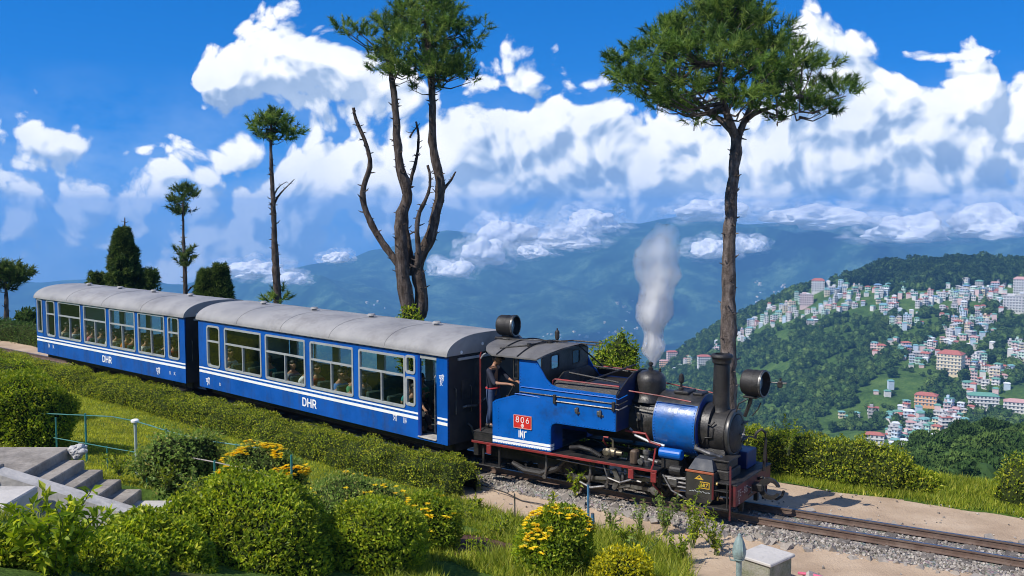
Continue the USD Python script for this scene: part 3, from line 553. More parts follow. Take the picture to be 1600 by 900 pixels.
# frames and wheels
for s in (-1, 1):
    fr = sg.box(-2.0, .30, 3.35, .62).difference(sg.Point(0, .33).buffer(.14)).difference(sg.Point(1.75, .33).buffer(.14)).difference(rrect(.5, .36, 1.3, .54)).difference(rrect(2.1, .38, 2.5, .54))
    P('frame_plate', MB().poly(fr, .03, XZ(s * .50 + .015)), BLACK)
    for xw in (0., 1.75):
        b = MB().lathe([(.05, .06), (.11, .06), (.11, .0), (.27, .0), (.28, .05), (.345, .05), (.35, -.02), (.385, -.03), (.385, -.055), (.05, -.055)], (xw, s * .37, .35), (0, s, 0), 36)
        wl = P('driving_wheel', b, SOOT, 35)
        w2 = MB()
        for k in range(9):
            a = k * 2 * math.pi / 9; w2.tube([(xw + .08 * math.cos(a), s * .405, .35 + .08 * math.sin(a)), (xw + .29 * math.cos(a), s * .41, .35 + .29 * math.sin(a))], [.032, .022], 6)
        part(wl, 'spokes', w2, BLACK)
        a0 = 2.6; cs = sg.Polygon([(.27 * math.cos(a), .27 * math.sin(a)) for a in np.linspace(a0, a0 + 1.7, 12)])
        part(wl, 'counterweight', MB().poly(cs, .03, ((xw, s * .44 + .015, .35), (1, 0, 0), (0, 0, 1))), BLACK)
        P('crank', MB().poly(sg.LineString([(0, 0), (.10, -.12)]).buffer(.085), .07, ((xw, s * .58 + .035, .35), (1, 0, 0), (0, 0, 1))), SOOT)
        P('crank_pin', MB().lathe([(.001, .09), (.05, .085), (.055, .0)], (xw + .10, s * .60, .23), (0, s, 0), 16), STEEL)
        P('axle_box', MB().box(xw - .15, xw + .15, s * .50, s * .60, .24, .5, .02), SOOT)
        sp = MB()
        for k in range(5): sp.box(xw - .36 + .06 * k, xw + .36 - .06 * k, s * .53, s * .60, .52 + .022 * k, .54 + .022 * k, .003)
        P('leaf_spring', sp, SOOT)
        P('brake_shoe', MB().box(xw - .47, xw - .39, s * .33, s * .42, .2, .5, .02).rod((xw - .44, s * .42, .35), (xw - .44, s * .46, .66), .02), SOOT)
    P('coupling_rod', MB().poly(sg.LineString([(.10, .23), (1.85, .23)]).buffer(.035).union(sg.Point(.1, .23).buffer(.085)).union(sg.Point(1.85, .23).buffer(.085)), .035, XZ(s * .66 + .018)), STEEL)
    P('connecting_rod', MB().poly(sg.LineString([(.10, .23), (2.25, .49)]).buffer(.032).union(sg.Point(.1, .23).buffer(.08)).union(sg.Point(2.25, .49).buffer(.07)), .035, XZ(s * .72 + .018)), STEEL)
    P('valve_rod', MB().rod((1.0, s * .70, .40), (2.6, s * .74, .60), .018).rod((1.75, s * .7, .36), (1.35, s * .72, .60), .022).poly(sg.LineString([(1.28, .36), (1.36, .5), (1.34, .66)]).buffer(.035), .05, XZ(s * .74 + .025)), STEEL)
    P('slide_bar', MB().box(2.0, 2.62, s * .70, s * .78, .55, .58).box(2.0, 2.62, s * .70, s * .78, .40, .43), STEEL)
    P('crosshead', MB().box(2.16, 2.36, s * .68, s * .80, .42, .56, .015).rod((2.3, s * .74, .49), (2.7, s * .74, .49), .025), STEEL)
    P('piston_rod_guide', MB().box(1.98, 2.04, s * .5, s * .8, .34, .64, .01), SOOT)
    # cylinder with its cover, the steam chest on top
    ys = sorted((s * .52, s * .93)); cy = sg.Polygon([(2.60, .34), (2.66, .24), (3.06, .24), (3.12, .34), (3.12, .80), (2.60, .80)])
    cyl = P('cylinder', MB().poly(cy, .42, XZ(max(ys))), SOOT)
    part(cyl, 'cover_plate', MB().poly(rrect(2.62, .36, 3.10, .78, .02), .012, XZ(s * .935 + .006)), mat('oily_dark_plate', (.045, .042, .036), .4, vary=.25, grime=(.02, .02, .02)))
    part(cyl, 'cover_rim', MB().box(2.59, 3.13, s * .92, s * .955, .785, .82, .004), mat('orange_brown_edge', (.32, .09, .04), .6, vary=.3, scale=9))
    part(cyl, 'red_edge', MB().box(3.10, 3.135, s * .935, s * .95, .34, .79, .003), DRED)
    part(cyl, 'steam_chest', MB().add(m3.Manifold.hull_points(np.array([[x, s * y, z] for x, y, z in [(2.62, .88, .82), (3.10, .88, .82), (2.62, .5, .82), (3.1, .5, .82), (2.70, .76, 1.0), (3.02, .76, 1.0), (2.7, .55, 1.02), (3.02, .55, 1.02)]]))), mat('blue_black_cover', (.022, .028, .042), .62, vary=.2, grime=(.08, .08, .08)))
    part(cyl, 'drain_cock', MB().rod((3.15, s * .8, .3), (3.15, s * .8, .5), .02).rod((3.13, s * .86, .62), (3.18, s * .86, .62), .04), BRASS)
    part(cyl, 'front_cover', spin([(.001, .05), (.15, .045), (.17, .02), (.17, 0)], 3.12, .5, y=s * .74, n=24), SOOT, 35)
    if s < 0:
        cr = MB().poly(strokes([[(2.80, .69), (2.86, .74), (2.91, .69), (2.80, .69)], [(2.78, .675), (2.93, .675)]], .012), .004, XZ(-.942)).poly(strokes([[(2.88, .63), (3.05, .63), (3.05, .52), (2.88, .52), (2.88, .63)], [(2.91, .60), (2.91, .55)], [(2.94, .55), (2.94, .60), (2.96, .60), (2.96, .55)], [(2.99, .60), (3.02, .60), (2.99, .55)]], .012), .004, XZ(-.942))
        part(cyl, 'crest', cr, YELLOW); part(cyl, 'pale_lettering', MB().poly(strokes([[(2.68 + .05 * k, .44 + .012 * (k % 3)), (2.71 + .05 * k, .445)] for k in range(8)], .014), .004, XZ(-.942)), GREY)
    # running board with its red valance, steps, sand pipes
    P('running_board', MB().box(-2.14, 2.04, s * .56, s * .985, .675, .705, .004), SOOT)
    P('valance', MB().box(-2.15, 2.05, s * .975, s * 1.0, .668, .715, .004), RED)
    for xx in (-1.72, 1.52, 1.98): P('valance_bracket', MB().box(xx - .055, xx + .055, s * .96, s * .995, .48, .66, .006), RED)
    P('sand_pipe', MB().tube([(1.98, s * .9, 1.1), (1.96, s * .96, .8), (1.93, s * .98, .7), (1.95, s * .9, .4), (2.02, s * .6, .12)], .018, 7), RED)
    P('step_hanger', MB().box(-1.95, -1.90, s * .86, s * .90, .2, .66).box(-1.55, -1.5, s * .86, s * .9, .2, .66).box(-2.0, -1.45, s * .78, s * .96, .20, .225), SOOT)
    P('spring_guard', MB().tube([(-1.3, s * .72, .3), (-1.0, s * .74, .20), (-.6, s * .74, .2), (-.25, s * .72, .34), (.0, s * .7, .6)], [.05, .07, .07, .06, .04], 8), SOOT)
    P('brake_pull_rod', MB().rod((-1.5, s * .62, .24), (1.4, s * .62, .2), .018).rod((-1.1, s * .66, .55), (-.3, s * .66, .5), .022), SOOT)
    P('damper_rod', MB().rod((-.2, s * .8, .56), (1.9, s * .86, .52), .014).tube([(.9, s * .9, .64), (1.0, s * .92, .4), (1.25, s * .9, .34), (1.5, s * .9, .44), (1.7, s * .9, .42)], .02, 6), STEEL)
    for xx, zz0, zz1 in ((.55, .16, .64), (.95, .2, .62), (1.25, .18, .66), (-.45, .16, .6)): P('hanger', MB().tube([(xx, s * .80, zz1), (xx + .02, s * .82, (zz0 + zz1) / 2), (xx - .03, s * .80, zz0)], [.018, .028, .022], 7).lathe([(.001, .03), (.045, .03), (.045, -.03), (.001, -.03)], (xx - .03, s * .80, zz0), (0, 1, 0), 12), STEEL)
    P('link_block', MB().poly(sg.LineString([(1.12, .22), (1.2, .38), (1.12, .54)]).buffer(.045), .05, XZ(s * .86 + .025)).poly(sg.LineString([(1.12, .22), (1.42, .30)]).buffer(.028), .03, XZ(s * .84 + .015)), STEEL)
    P('spring_link', MB().tube([(.35, s * .84, .2), (.6, s * .86, .13), (.9, s * .84, .2)], .024, 7), STEEL)
    P('drain_pipe', MB().tube([(2.1, s * .84, .62), (2.3, s * .88, .36), (2.5, s * .86, .28), (2.62, s * .8, .2)], .018, 6), STEEL)
    P('small_tank', MB().lathe([(.001, 0), (.085, 0), (.09, .02), (.09, .2), (.085, .22), (.001, .22)], (2.2, s * .72, .70), (1, 0, 0), 14), SOOT)
    # side tank sheet: cab waist, cut-out over the motion, sweep up to the cab roof
    ol = [(-1.64, .722), (-.25, .722), (-.25, 1.17), (-.225, 1.27), (-.13, 1.312), (1.18, 1.312), (1.18, 2.005), (-.10, 2.02), (-.24, 2.06), (-.36, 2.16), (-.46, 2.31), (-.54, 2.43), (-.62, 2.53), (-.985, 2.535), (-.985, 1.80), (-1.08, 1.775), (-1.56, 1.62), (-1.64, 1.56)]
    sheet = sg.Polygon(ol)
    P('side_tank', MB().poly(sheet, .035, XZ(-.925 if s < 0 else .96)), LBLUE)
    for zz0, zz1 in ((.815, .868), (.745, .798)):
        b = MB().box(-1.636, -.254, s * .94, s * .9635, zz0, zz1, .001); b.box(-.249, -.244, s * .958, s * .83, zz0, zz1, .001); P('white_stripe', b, WHITE)
    P('tank_return', MB().box(-.28, -.252, s * .50, s * .955, .722, 1.25, .004), mat('darker_engine_blue', (.002, .045, .27), .4, vary=.2, grime=(.01, .02, .05)))
    rv = MB(); octa = trimesh.creation.icosphere(0, .011)
    for poly_, step in ((sg.LineString(ol).parallel_offset(.028, 'left'), .062),):
        ln = poly_ if poly_.geom_type == 'LineString' else max(poly_.geoms, key=lambda q: q.length)
        for dd in np.arange(0, ln.length, step):
            q = ln.interpolate(dd)
            if sheet.contains(q): rv.add(octa.vertices + [q.x, s * .962, q.y], octa.faces)
    for zz in np.arange(.9, 1.5, .07): rv.add(octa.vertices + [-1.5, s * .962, zz], octa.faces)
    tag(stage.GetPrimAtPath(P('rivets', rv, LBLUE)), kind='stuff')
    for zz, r, xa, m_ in ((1.955, .010, -.95, LBLUE), (1.848, .013, -.97, BLACK), (1.752, .014, -.16, STEEL), (1.80, .012, -1.08, LBLUE)): P('tank_pipe', MB().tube([(xa, s * .972, zz), (1.12 if zz != 1.8 else -.9, s * .972, zz), (1.24 if zz != 1.8 else -.5, s * .95, zz - .02), (1.34 if zz != 1.8 else -.45, s * .8, zz + .05)], r, 6), m_)
    for xx in (-.15, 1.14): P('pipe_clip', MB().box(xx - .03, xx + .03, s * .955, s * 1.0, 1.70, 1.88, .006), SOOT)
    for xx, ww in ((.36, .10), (.86, .13)): P('tank_bracket', MB().box(xx - ww / 2, xx + ww / 2, s * .955, s * .975, 1.56, 1.60, .004).box(xx - ww / 2, xx + ww * .2, s * .955, s * 1.0, 1.59, 1.67, .006).rod((xx, s * .98, 1.56), (xx, s * .98, 1.69), .02), STEEL)
    P('coal_rail', MB().tube([(-.22, s * .93, 2.02), (-.22, s * .93, 2.14), (-.17, s * .93, 2.175), (1.22, s * .90, 2.165)], .017, 7), RED)
    P('bunker_side', MB().add(m3.Manifold.hull_points(np.array([[x, s * y, z] for x in (-.2, 1.17) for y, z in [(.94, 2.0), (.92, 2.0), (.80, 2.15), (.78, 2.15)]]))), SOOT)
    P('cab_post', MB().tube([(-1.95, s * .95, .93), (-1.95, s * .95, 2.5), (-1.93, s * .95, 2.56)], .016, 7), RED)
    P('cab_post_bracket', MB().tube([(-1.95, s * .95, 2.42), (-1.86, s * .97, 2.52), (-1.8, s * .97, 2.55)], .014, 6), GREY)
    wf = rrect(-1.13, 2.09, -1.0, 2.53, .045); wi = rrect(-1.108, 2.115, -1.022, 2.505, .03)
    fr_ = P('side_screen', MB().poly(wf.difference(wi), .03, XZ(s * .955 + .015)), BLACK); part(fr_, 'pane', MB().poly(wi, .006, XZ(s * .955 + .003)), GLASS)
    P('toolbox', MB().box(-2.12, -1.66, s * .52, s * .95, .71, .90, .01).add(m3.Manifold.hull_points(np.array([[x, s * y, z] for x, y, z in [(-2.14, .96, .90), (-1.65, .96, .9), (-2.14, .5, .9), (-1.65, .5, .9), (-2.0, .86, .96), (-1.65, .86, .96), (-2.0, .55, .96), (-1.65, .55, .96)]]))), SOOT)
    # boiler side fittings
    P('hand_rail', MB().tube([(1.28, s * .62, 2.05), (1.9, s * .55, 2.01), (2.5, s * .52, 1.96)], .014, 6), RED)
    P('ejector_pipe', MB().tube([(1.25, s * .50, 1.30), (1.4, s * .56, 1.2), (1.7, s * .58, 1.12), (2.0, s * .56, 1.08)], .026, 7), GREY)
    P('feed_pipe', MB().tube([(1.2, s * .6, 1.27), (1.62, s * .58, 1.26), (1.72, s * .6, 1.12), (1.95, s * .62, 1.09)], .022, 7), RED)
    P('exhaust_pipe', MB().tube([(2.58, s * .44, 1.18), (2.62, s * .56, 1.12), (2.9, s * .56, 1.06), (3.06, s * .5, 1.02), (3.12, s * .42, .92)], .042, 9), STEEL)
    P('lubricator', MB().lathe([(.001, .0), (.09, .0), (.1, .02), (.1, .42), (.09, .44), (.001, .44)], (1.96, s * .66, .98), (1, 0, 0), 18), LBLUE)
    P('lubricator_bracket', MB().box(2.0, 2.36, s * .54, s * .7, .70, .88, .01), SOOT)
    P('injector', MB().lathe([(.02, -.2), (.05, -.2), (.05, -.08), (.09, -.06), (.09, .06), (.05, .08), (.05, .2), (.02, .2)], (1.03, s * .76, .86), (1, 0, 0), 16).tube([(1.03, s * .76, .9), (1.03, s * .78, 1.1), (.98, s * .8, 1.14)], .022, 6).lathe([(.001, .0), (.085, .0), (.09, .03), (.05, .06), (.001, .06)], (.94, s * .82, .86), (0, s, 0), 18), mat('tarnished_brass', (.22, .19, .13), .45, metallic=.6, vary=.4, scale=14, grime=(.05, .045, .04), grime_at=.5))
    P('injector_pipe', MB().tube([(.05, s * .7, .80), (.3, s * .76, .86), (.55, s * .78, .84), (.75, s * .74, .74)], .045, 8), SOOT)
    P('injector_handle', MB().tube([(.86, s * .7, .95), (.86, s * .84, 1.08), (.88, s * .86, 1.16), (.98, s * .86, 1.16)], .018, 6), RED)
    P('oil_box', MB().box(1.42, 1.56, s * .68, s * .86, .705, .98, .03), mat('rusty_brown_iron', (.09, .06, .04), .6, vary=.4, scale=10))
    P('pump', MB().lathe([(.03, 0), (.09, 0), (.09, .08), (.05, .1), (.05, .2), (.07, .22), (.07, .28), (.02, .3)], (1.72, s * .74, .71), (0, 0, 1), 16).rod((1.6, s * .74, .86), (1.95, s * .74, .8), .03).lathe([(.001, 0), (.055, 0), (.055, .05), (.001, .05)], (1.66, s * .84, .8), (0, s, 0), 14), STEEL)
    P('clack_valve', MB().lathe([(.03, -.08), (.05, -.06), (.05, .06), (.03, .08)], (1.42, s * .47, 1.55), (0, 0, 1), 12).rod((1.42, s * .44, 1.5), (1.42, s * .54, 1.5), .03), STEEL)
    P('front_step', MB().box(2.98, 3.40, s * .66, s * .93, .50, .52, .004).box(2.95, 3.42, s * .70, s * .98, .20, .225, .004).box(2.97, 3.0, s * .9, s * .93, .2, .66).box(3.36, 3.39, s * .9, s * .93, .2, .66), SOOT)
    P('front_handrail', MB().tube([(3.44, s * .94, .02), (3.44, s * .94, .62), (3.42, s * .9, .98)], .018, 7), DRED)
    P('platform_hook', MB().tube([(3.53, s * .36, .50), (3.60, s * .36, .50), (3.62, s * .36, .42), (3.57, s * .36, .36)], .02, 6), STEEL)
# number plate
pl = P('number_plate', MB().poly(rrect(-1.115, 1.105, -.685, 1.375, .01), .02, XZ(-.955)), mat('plate_red', (.55, .025, .02), .4, vary=.1))
part(pl, 'plate_border', MB().poly(rrect(-1.115, 1.105, -.685, 1.375, .01).difference(rrect(-1.102, 1.118, -.698, 1.362, .01)), .004, XZ(-.974)), mat('pale_red_border', (.6, .3, .26), .5))
part(pl, 'plate_lettering', MB().text('8', .115, ((-1.02, -.974, 1.225), (1, 0, 0), (0, 0, 1)), .005).text('0', .115, ((-.90, -.974, 1.225), (1, 0, 0), (0, 0, 1)), .005).text('6', .115, ((-.78, -.974, 1.225), (1, 0, 0), (0, 0, 1)), .005).poly(sg.Point(-.90, 1.165).buffer(.036).difference(sg.Point(-.90, 1.165).buffer(.026)).union(strokes([[(-.90, 1.125), (-.90, 1.21)], [(-.915, 1.165), (-.88, 1.165)]], .012)), .005, XZ(-.974)), WHITE)
P('painted_lettering', MB().poly(strokes([[(-.99, .93), (-.99, 1.05)], [(-.955, .93), (-.955, 1.05), (-.90, .93), (-.90, 1.05)], [(-.86, .93), (-.86, 1.04), (-.82, 1.05)]], .022), .004, XZ(-.959)), WHITE)
# bunker, cab
P('bunker_body', MB().box(-.2, 1.17, -.92, .92, 1.33, 1.98, .006), BLACK)
arch = sg.Polygon([(-.955, 1.312), (.955, 1.312), (.955, 2.0), (.90, 2.02), (.75, 2.12), (.5, 2.25), (.25, 2.33), (0, 2.355), (-.25, 2.33), (-.5, 2.25), (-.75, 2.12), (-.90, 2.02), (-.955, 2.0)])
P('bunker_front', MB().poly(arch, .03, YZ(1.17)), mat('blue_black_sheet', (.006, .014, .05), .4, vary=.3, grime=(.03, .03, .03)))
P('bunker_rim', MB().tube([(1.2, y, z + .005) for y, z in list(arch.exterior.coords)[2:13]], .014, 6), SOOT)
P('bunker_rear', MB().poly(arch.intersection(sg.box(-1, 1.3, 1, 2.25)), .03, YZ(-.25)), BLACK)
for k, (a, b_) in enumerate((((-.1, -.5, 2.25), (.9, -.3, 2.12)), ((.05, .2, 2.3), (1.1, .45, 2.2)), ((.3, -.7, 2.1), (.85, .5, 2.36)))): P('fire_iron', MB().rod(a, b_, .02, 6), SOOT)
ya = np.linspace(-1.02, 1.02, 25); zr = 2.55 + .19 * (1 - (ya / 1.02) ** 2)
roofsec = sg.Polygon(np.vstack([np.stack([ya, zr], 1), np.stack([ya, zr - .03], 1)[::-1]]))
rf = MB().poly(roofsec, 1.5, YZ(-2.04)).mesh(); v = rf[0].copy()
edge = np.abs(v[:, 1]) / 1.02; v[:, 0] += np.where(v[:, 0] < -2, .42 * edge ** 5, 0); v[:, 0] += np.where(v[:, 0] > -.6, .32 * (1 - edge ** 1.5), 0)
P('cab_roof', (v, rf[1]), CABROOF, 30)
for x in (-1.5, -1.0): P('roof_strap', MB().tube([(x, y, z + .012) for y, z in zip(ya, zr)], .014, 5), SOOT)
P('roof_cable', MB().tube([(-1.6, -.75, 2.65), (-1.2, -.55, 2.70), (-1.05, -.5, 2.73), (-.8, -.1, 2.77), (-.5, .35, 2.76), (.1, .5, 2.74)], .018, 6).tube([(-1.9, -.2, 2.75), (-1.0, -.1, 2.78), (-.5, .1, 2.77)], .014, 6).lathe([(.001, .04), (.05, .03), (.05, -.03)], (-1.05, -.5, 2.73), n=10).lathe([(.001, .05), (.06, .04), (.06, -.03)], (-.8, -.1, 2.76), n=10), SOOT)
P('whistle', MB().lathe([(.018, 0), (.018, .06), (.035, .07), (.045, .10), (.05, .22), (.04, .25), (.015, .27), (.015, .30), (.001, .31)], (-.72, .05, 2.73), n=14), SOOT, 40)
P('roof_rod', MB().rod((-.42, .3, 2.72), (.1, .36, 2.70), .016).rod((-.38, .3, 2.7), (-.05, .8, 2.2), .016), SOOT)
wb = sg.Polygon([(-.93, 1.9), (.93, 1.9), (.93, 2.56)] + [(y, z) for y, z in zip(ya[::-1] * .91, (2.535 + .185 * (1 - (ya / 1.02) ** 2))[::-1])] + [(-.93, 2.56)])
for y in (-.42, .42): wb = wb.difference(rrect(y - .15, 2.28, y + .15, 2.56, .05))
P('cab_front', MB().poly(wb, .02, YZ(-.50)), BLACK)
for y in (-.42, .42): P('spectacle_window', MB().poly(rrect(y - .17, 2.26, y + .17, 2.58, .06).difference(rrect(y - .14, 2.29, y + .14, 2.55, .04)), .03, YZ(-.505)), SOOT); P('spectacle_pane', MB().box(-.495, -.489, y - .145, y + .145, 2.285, 2.555, .001), GLASS)
P('cab_floor', MB().box(-2.1, -.3, -.9, .9, .70, .722, .004), SOOT)
P('firebox_backhead', spin([(.001, -.08), (.3, -.08), (.46, -.04), (.48, 0), (.48, .3)], -.9, 1.55, n=28), BLACK, 40)
P('regulator', MB().tube([(-1.02, -.1, 1.9), (-1.06, -.3, 1.88), (-1.08, -.62, 1.82), (-1.1, -.72, 1.80)], .018, 7).lathe([(.02, 0), (.03, .01), (.03, .09), (.02, .1)], (-1.1, -.72, 1.76), n=10), RED)
P('gauge', MB().lathe([(.001, .03), (.085, .03), (.09, 0)], (-1.0, .15, 2.15), (-1, 0, 0), 20), BRASS)
P('gauge_glass', MB().rod((-1.02, -.28, 1.55), (-1.02, -.28, 1.85), .016).rod((-1.02, -.28, 1.6), (-.95, -.28, 1.6), .02).rod((-1.02, -.28, 1.82), (-.95, -.28, 1.82), .02), BRASS)
P('reverser', MB().box(-1.4, -1.32, -.84, -.78, .72, 1.7, .01).rod((-1.36, -.81, 1.68), (-1.22, -.81, 1.92), .016), SOOT)
# rear lamp on the cab roof
def headlamp(x, z, R_, yaw, front=True, wire=False):
    d = (math.cos(yaw), math.sin(yaw), 0)
    n = P('headlamp', MB().lathe([(.001, -.19), (R_ * .9, -.19), (R_, -.15), (R_, .13), (R_ * 1.06, .135), (R_ * 1.06, .20), (R_ * .96, .20), (R_ * .92, .06), (.001, .02)], (x, 0, z), d, 40), SOOT, 35, label='front headlamp' if front else 'rear headlamp on the cab roof')
    part(n, 'lens', MB().lathe([(.001, .12), (R_ * .5, .105), (R_ * .92, .06)], (x, 0, z), d, 32), LENS, True)
    part(n, 'lamp_ring', MB().lathe([(R_ * .93, .205), (R_ * 1.05, .205), (R_ * 1.07, .17)], (x, 0, z), d, 40), STEEL)
    part(n, 'lamp_band', MB().lathe([(R_ * 1.02, .0), (R_ * 1.025, .02), (R_ * 1.02, .04)], (x, 0, z), d, 40), SOOT)
    return n
hl = headlamp(-1.92, 3.02, .215, math.radians(6), False)
part(hl, 'lamp_bracket', MB().box(-2.12, -1.74, -.2, .2, 2.735, 2.78, .01).box(-2.02, -1.82, -.08, .08, 2.78, 2.83, .01).box(-2.13, -2.09, -.1, .1, 2.85, 3.15, .01), SOOT)
# boiler, saddle tank, dome
P('boiler', spin([(.001, -.2), (.47, -.2), (.47, 1.16), (.475, 1.17), (.475, 1.2), (.47, 1.21), (.47, 2.4), (.001, 2.4)], .4, 1.42), BLACK, 35)
ang_ = np.radians(np.linspace(-100, 280, 61)); st_o = [(.60 * math.cos(a), .60 * math.sin(a)) for a in ang_]
P('saddle_tank', spin([(.40, 0), (.585, 0), (.59, .005), (.59, .86), (.585, .865), (.40, .865)], 1.745, 1.44, n=56), mat('saddle_black', (.016, .016, .017), .42, vary=.3, scale=4, grime=(.06, .055, .05), grime_at=.5), 35)
for s in (-1, 1):
    a = np.radians(np.linspace(-72, 46, 26)); pv = np.array([[x, s * .598 * math.cos(t), 1.44 + .598 * math.sin(t)] for x in (1.76, 2.595) for t in a])
    pv2 = np.array([[x, s * .588 * math.cos(t), 1.44 + .588 * math.sin(t)] for x in (1.76, 2.595) for t in a])
    f = grid_faces(2, 26); f = f if s > 0 else f[:, ::-1]
    cl = P('tank_cladding', MB().add(pv, f).add(pv2, f[:, ::-1]), mat('glossy_tank_blue', (.002, .105, .38), .36, vary=.16, scale=3, grime=(.03, .06, .13), grime_at=.53, coat=.0, bump=.25, bump_scale=8), True)
    rv = MB()
    for x in (1.79, 2.565):
        for t in np.radians(np.arange(-68, 45, 5.5)): rv.add(octa.vertices * 1.1 + [x, s * .60 * math.cos(t), 1.44 + .60 * math.sin(t)], octa.faces)
    for x in np.arange(1.85, 2.55, .055):
        t = math.radians(-48); rv.add(octa.vertices * .8 + [x, s * .6 * math.cos(t), 1.44 + .6 * math.sin(t)], octa.faces)
    part(cl, 'rivets', rv, LBLUE, kind='stuff')
P('tank_front', spin([(.42, .0), (.585, .0), (.585, .006), (.42, .006)], 2.61, 1.44, n=48), mat('front_ring_blue', (.003, .02, .12), .4, vary=.2), 20)
P('dome', MB().lathe([(.40, -.06), (.34, .0), (.305, .06), (.295, .12), (.295, .30), (.285, .37), (.25, .44), (.18, .49), (.09, .515), (.001, .52)], (1.43, 0, 1.86), n=40), BLACK, 40)
P('safety_valve', MB().lathe([(.05, 0), (.05, .05), (.03, .06), (.03, .1), (.045, .11), (.045, .15), (.001, .17)], (1.43, 0, 2.37), n=14).lathe([(.025, 0), (.025, .1), (.001, .12)], (1.58, .1, 2.3), n=10), SOOT, 40)
P('filler_lid', MB().box(2.0, 2.3, -.2, .2, 2.01, 2.07, .015), SOOT); P('filler_lid', MB().box(2.36, 2.56, -.16, .16, 2.01, 2.06, .015), SOOT)
P('top_valve', MB().lathe([(.05, 0), (.05, .05), (.025, .07), (.02, .14), (.05, .16), (.055, .22), (.04, .30), (.001, .33)], (2.08, -.02, 2.05), n=14), SOOT, 40)
P('regulator_rod', MB().tube([(.2, -.46, 1.78), (1.2, -.5, 1.74), (1.72, -.5, 1.70)], .016, 6), SOOT)
P('boiler_pipe', MB().tube([(1.3, -.42, 1.75), (1.4, -.52, 1.5), (1.42, -.5, 1.3), (1.5, -.45, 1.1)], .018, 6).tube([(2.62, -.3, 1.72), (2.7, -.40, 1.58), (2.86, -.44, 1.55), (2.92, -.42, 1.62)], .016, 6).tube([(2.7, -.44, 1.2), (2.76, -.46, 1.32), (2.88, -.45, 1.33), (2.9, -.42, 1.5)], .016, 6), SOOT)
# smokebox, chimney
P('smokebox', spin([(.001, 0), (.425, 0), (.43, .01), (.43, .50), (.425, .52), (.001, .52)], 2.60, 1.36, n=44), SOOT, 35)
P('smokebox_ring', spin([(.36, .0), (.435, .0), (.44, .02), (.435, .05), (.37, .06), (.36, .05)], 3.12, 1.36, n=44), mat('worn_ring_iron', (.07, .068, .065), .38, metallic=.5, vary=.3, scale=7), 35)
dr = P('smokebox_door', spin([(.36, .02), (.35, .05), (.28, .085), (.15, .115), (.001, .125)], 3.13, 1.36, n=40), SOOT, 40)
part(dr, 'door_handle', MB().rod((3.24, 0, 1.36), (3.34, 0, 1.36), .02).rod((3.32, 0, 1.36), (3.33, -.14, 1.33), .013).rod((3.30, 0, 1.36), (3.30, .1, 1.44), .013), STEEL)
part(dr, 'door_hinge', MB().box(3.17, 3.25, .1, .42, 1.50, 1.53, .004).box(3.17, 3.25, .1, .42, 1.19, 1.22, .004), SOOT)
P('smokebox_saddle', MB().add(m3.Manifold.hull_points(np.array([[x, y, z] for x in (2.68, 3.1) for y, z in [(-.5, .62), (.5, .62), (-.34, 1.1), (.34, 1.1)]]))), SOOT)
P('chimney', MB().lathe([(.30, -.14), (.24, -.06), (.19, .0), (.165, .06), (.155, .14), (.148, .80), (.146, .90), (.17, .91), (.175, .94), (.172, .97), (.185, 1.0), (.205, 1.02), (.205, 1.045), (.185, 1.07), (.13, 1.08), (.12, 1.05), (.12, .5)], (2.87, 0, 1.74), n=36), SOOT, 40)
for y in (-.40, -.34): P('rivet_band', MB().tube([(2.63, .435 * math.cos(t), 1.36 + .435 * math.sin(t)) for t in np.linspace(0, 2 * math.pi, 40)] if y < -.35 else [(3.09, .435 * math.cos(t), 1.36 + .435 * math.sin(t)) for t in np.linspace(0, 2 * math.pi, 40)], .012, 6), SOOT)
# front lamp on its post
hl = headlamp(3.50, 2.34, .235, math.radians(-4), True)
part(hl, 'lamp_bracket', MB().rod((3.33, 0, 1.7), (3.42, 0, 1.95), .035, 8).rod((3.42, 0, 1.95), (3.44, 0, 2.08), .04, 8).box(3.32, 3.58, -.10, .10, 2.06, 2.10, .01).tube([(3.46, .02, 1.72), (3.56, .04, 1.85), (3.62, .02, 1.98)], .012, 5).tube([(3.2, -.1, 1.78), (3.26, -.12, 1.95), (3.4, -.08, 2.04)], .014, 5), SOOT)
part(hl, 'marker_lamp', MB().rod((3.7, .1, 2.36), (3.95, .1, 2.36), .012, 6).box(3.9, 3.98, .05, .15, 2.28, 2.40, .015).rod((3.94, .1, 2.4), (3.95, .1, 2.45), .02, 6).rod((3.98, .1, 2.36), (4.06, .1, 2.37), .018, 6), BLACK)
# front platform
P('front_platform', MB().box(2.56, 3.44, -.88, .88, .625, .655, .004), SOOT)
bm = P('buffer_beam', MB().box(3.44, 3.53, -.90, .90, .26, .64, .012), DRED)
part(bm, 'beam_lettering', MB().text('7E-88', .12, ((3.531, -.58, .42), (0, 1, 0), (0, 0, 1)), .004).text('5', .10, ((3.531, -.74, .29), (0, 1, 0), (0, 0, 1)), .004), mat('faded_lettering', (.32, .27, .25), .6))
part(bm, 'beam_rim', MB().box(3.43, 3.545, -.905, .905, .635, .66, .004), SOOT)
P('sandbox', MB().box(3.0, 3.32, -.72, -.12, .655, .82, .015).box(3.04, 3.28, -.68, -.16, .82, .98, .015).box(3.0, 3.32, -.71, -.13, .975, 1.01, .008), SOOT)
P('sandbox', MB().box(3.02, 3.32, .2, .7, .655, .98, .015), mat('dark_blue_box', (.008, .02, .09), .4), label='dark blue sandbox')
P('vacuum_hose', MB().tube([(3.55, .45, .62), (3.58, .45, 1.2), (3.57, .45, 1.34), (3.50, .42, 1.40), (3.42, .38, 1.33), (3.40, .36, 1.22)], .028, 8).tube([(3.4, .36, 1.25), (3.2, .0, 1.32), (3.18, -.1, 1.34)], .014, 6), BLACK)
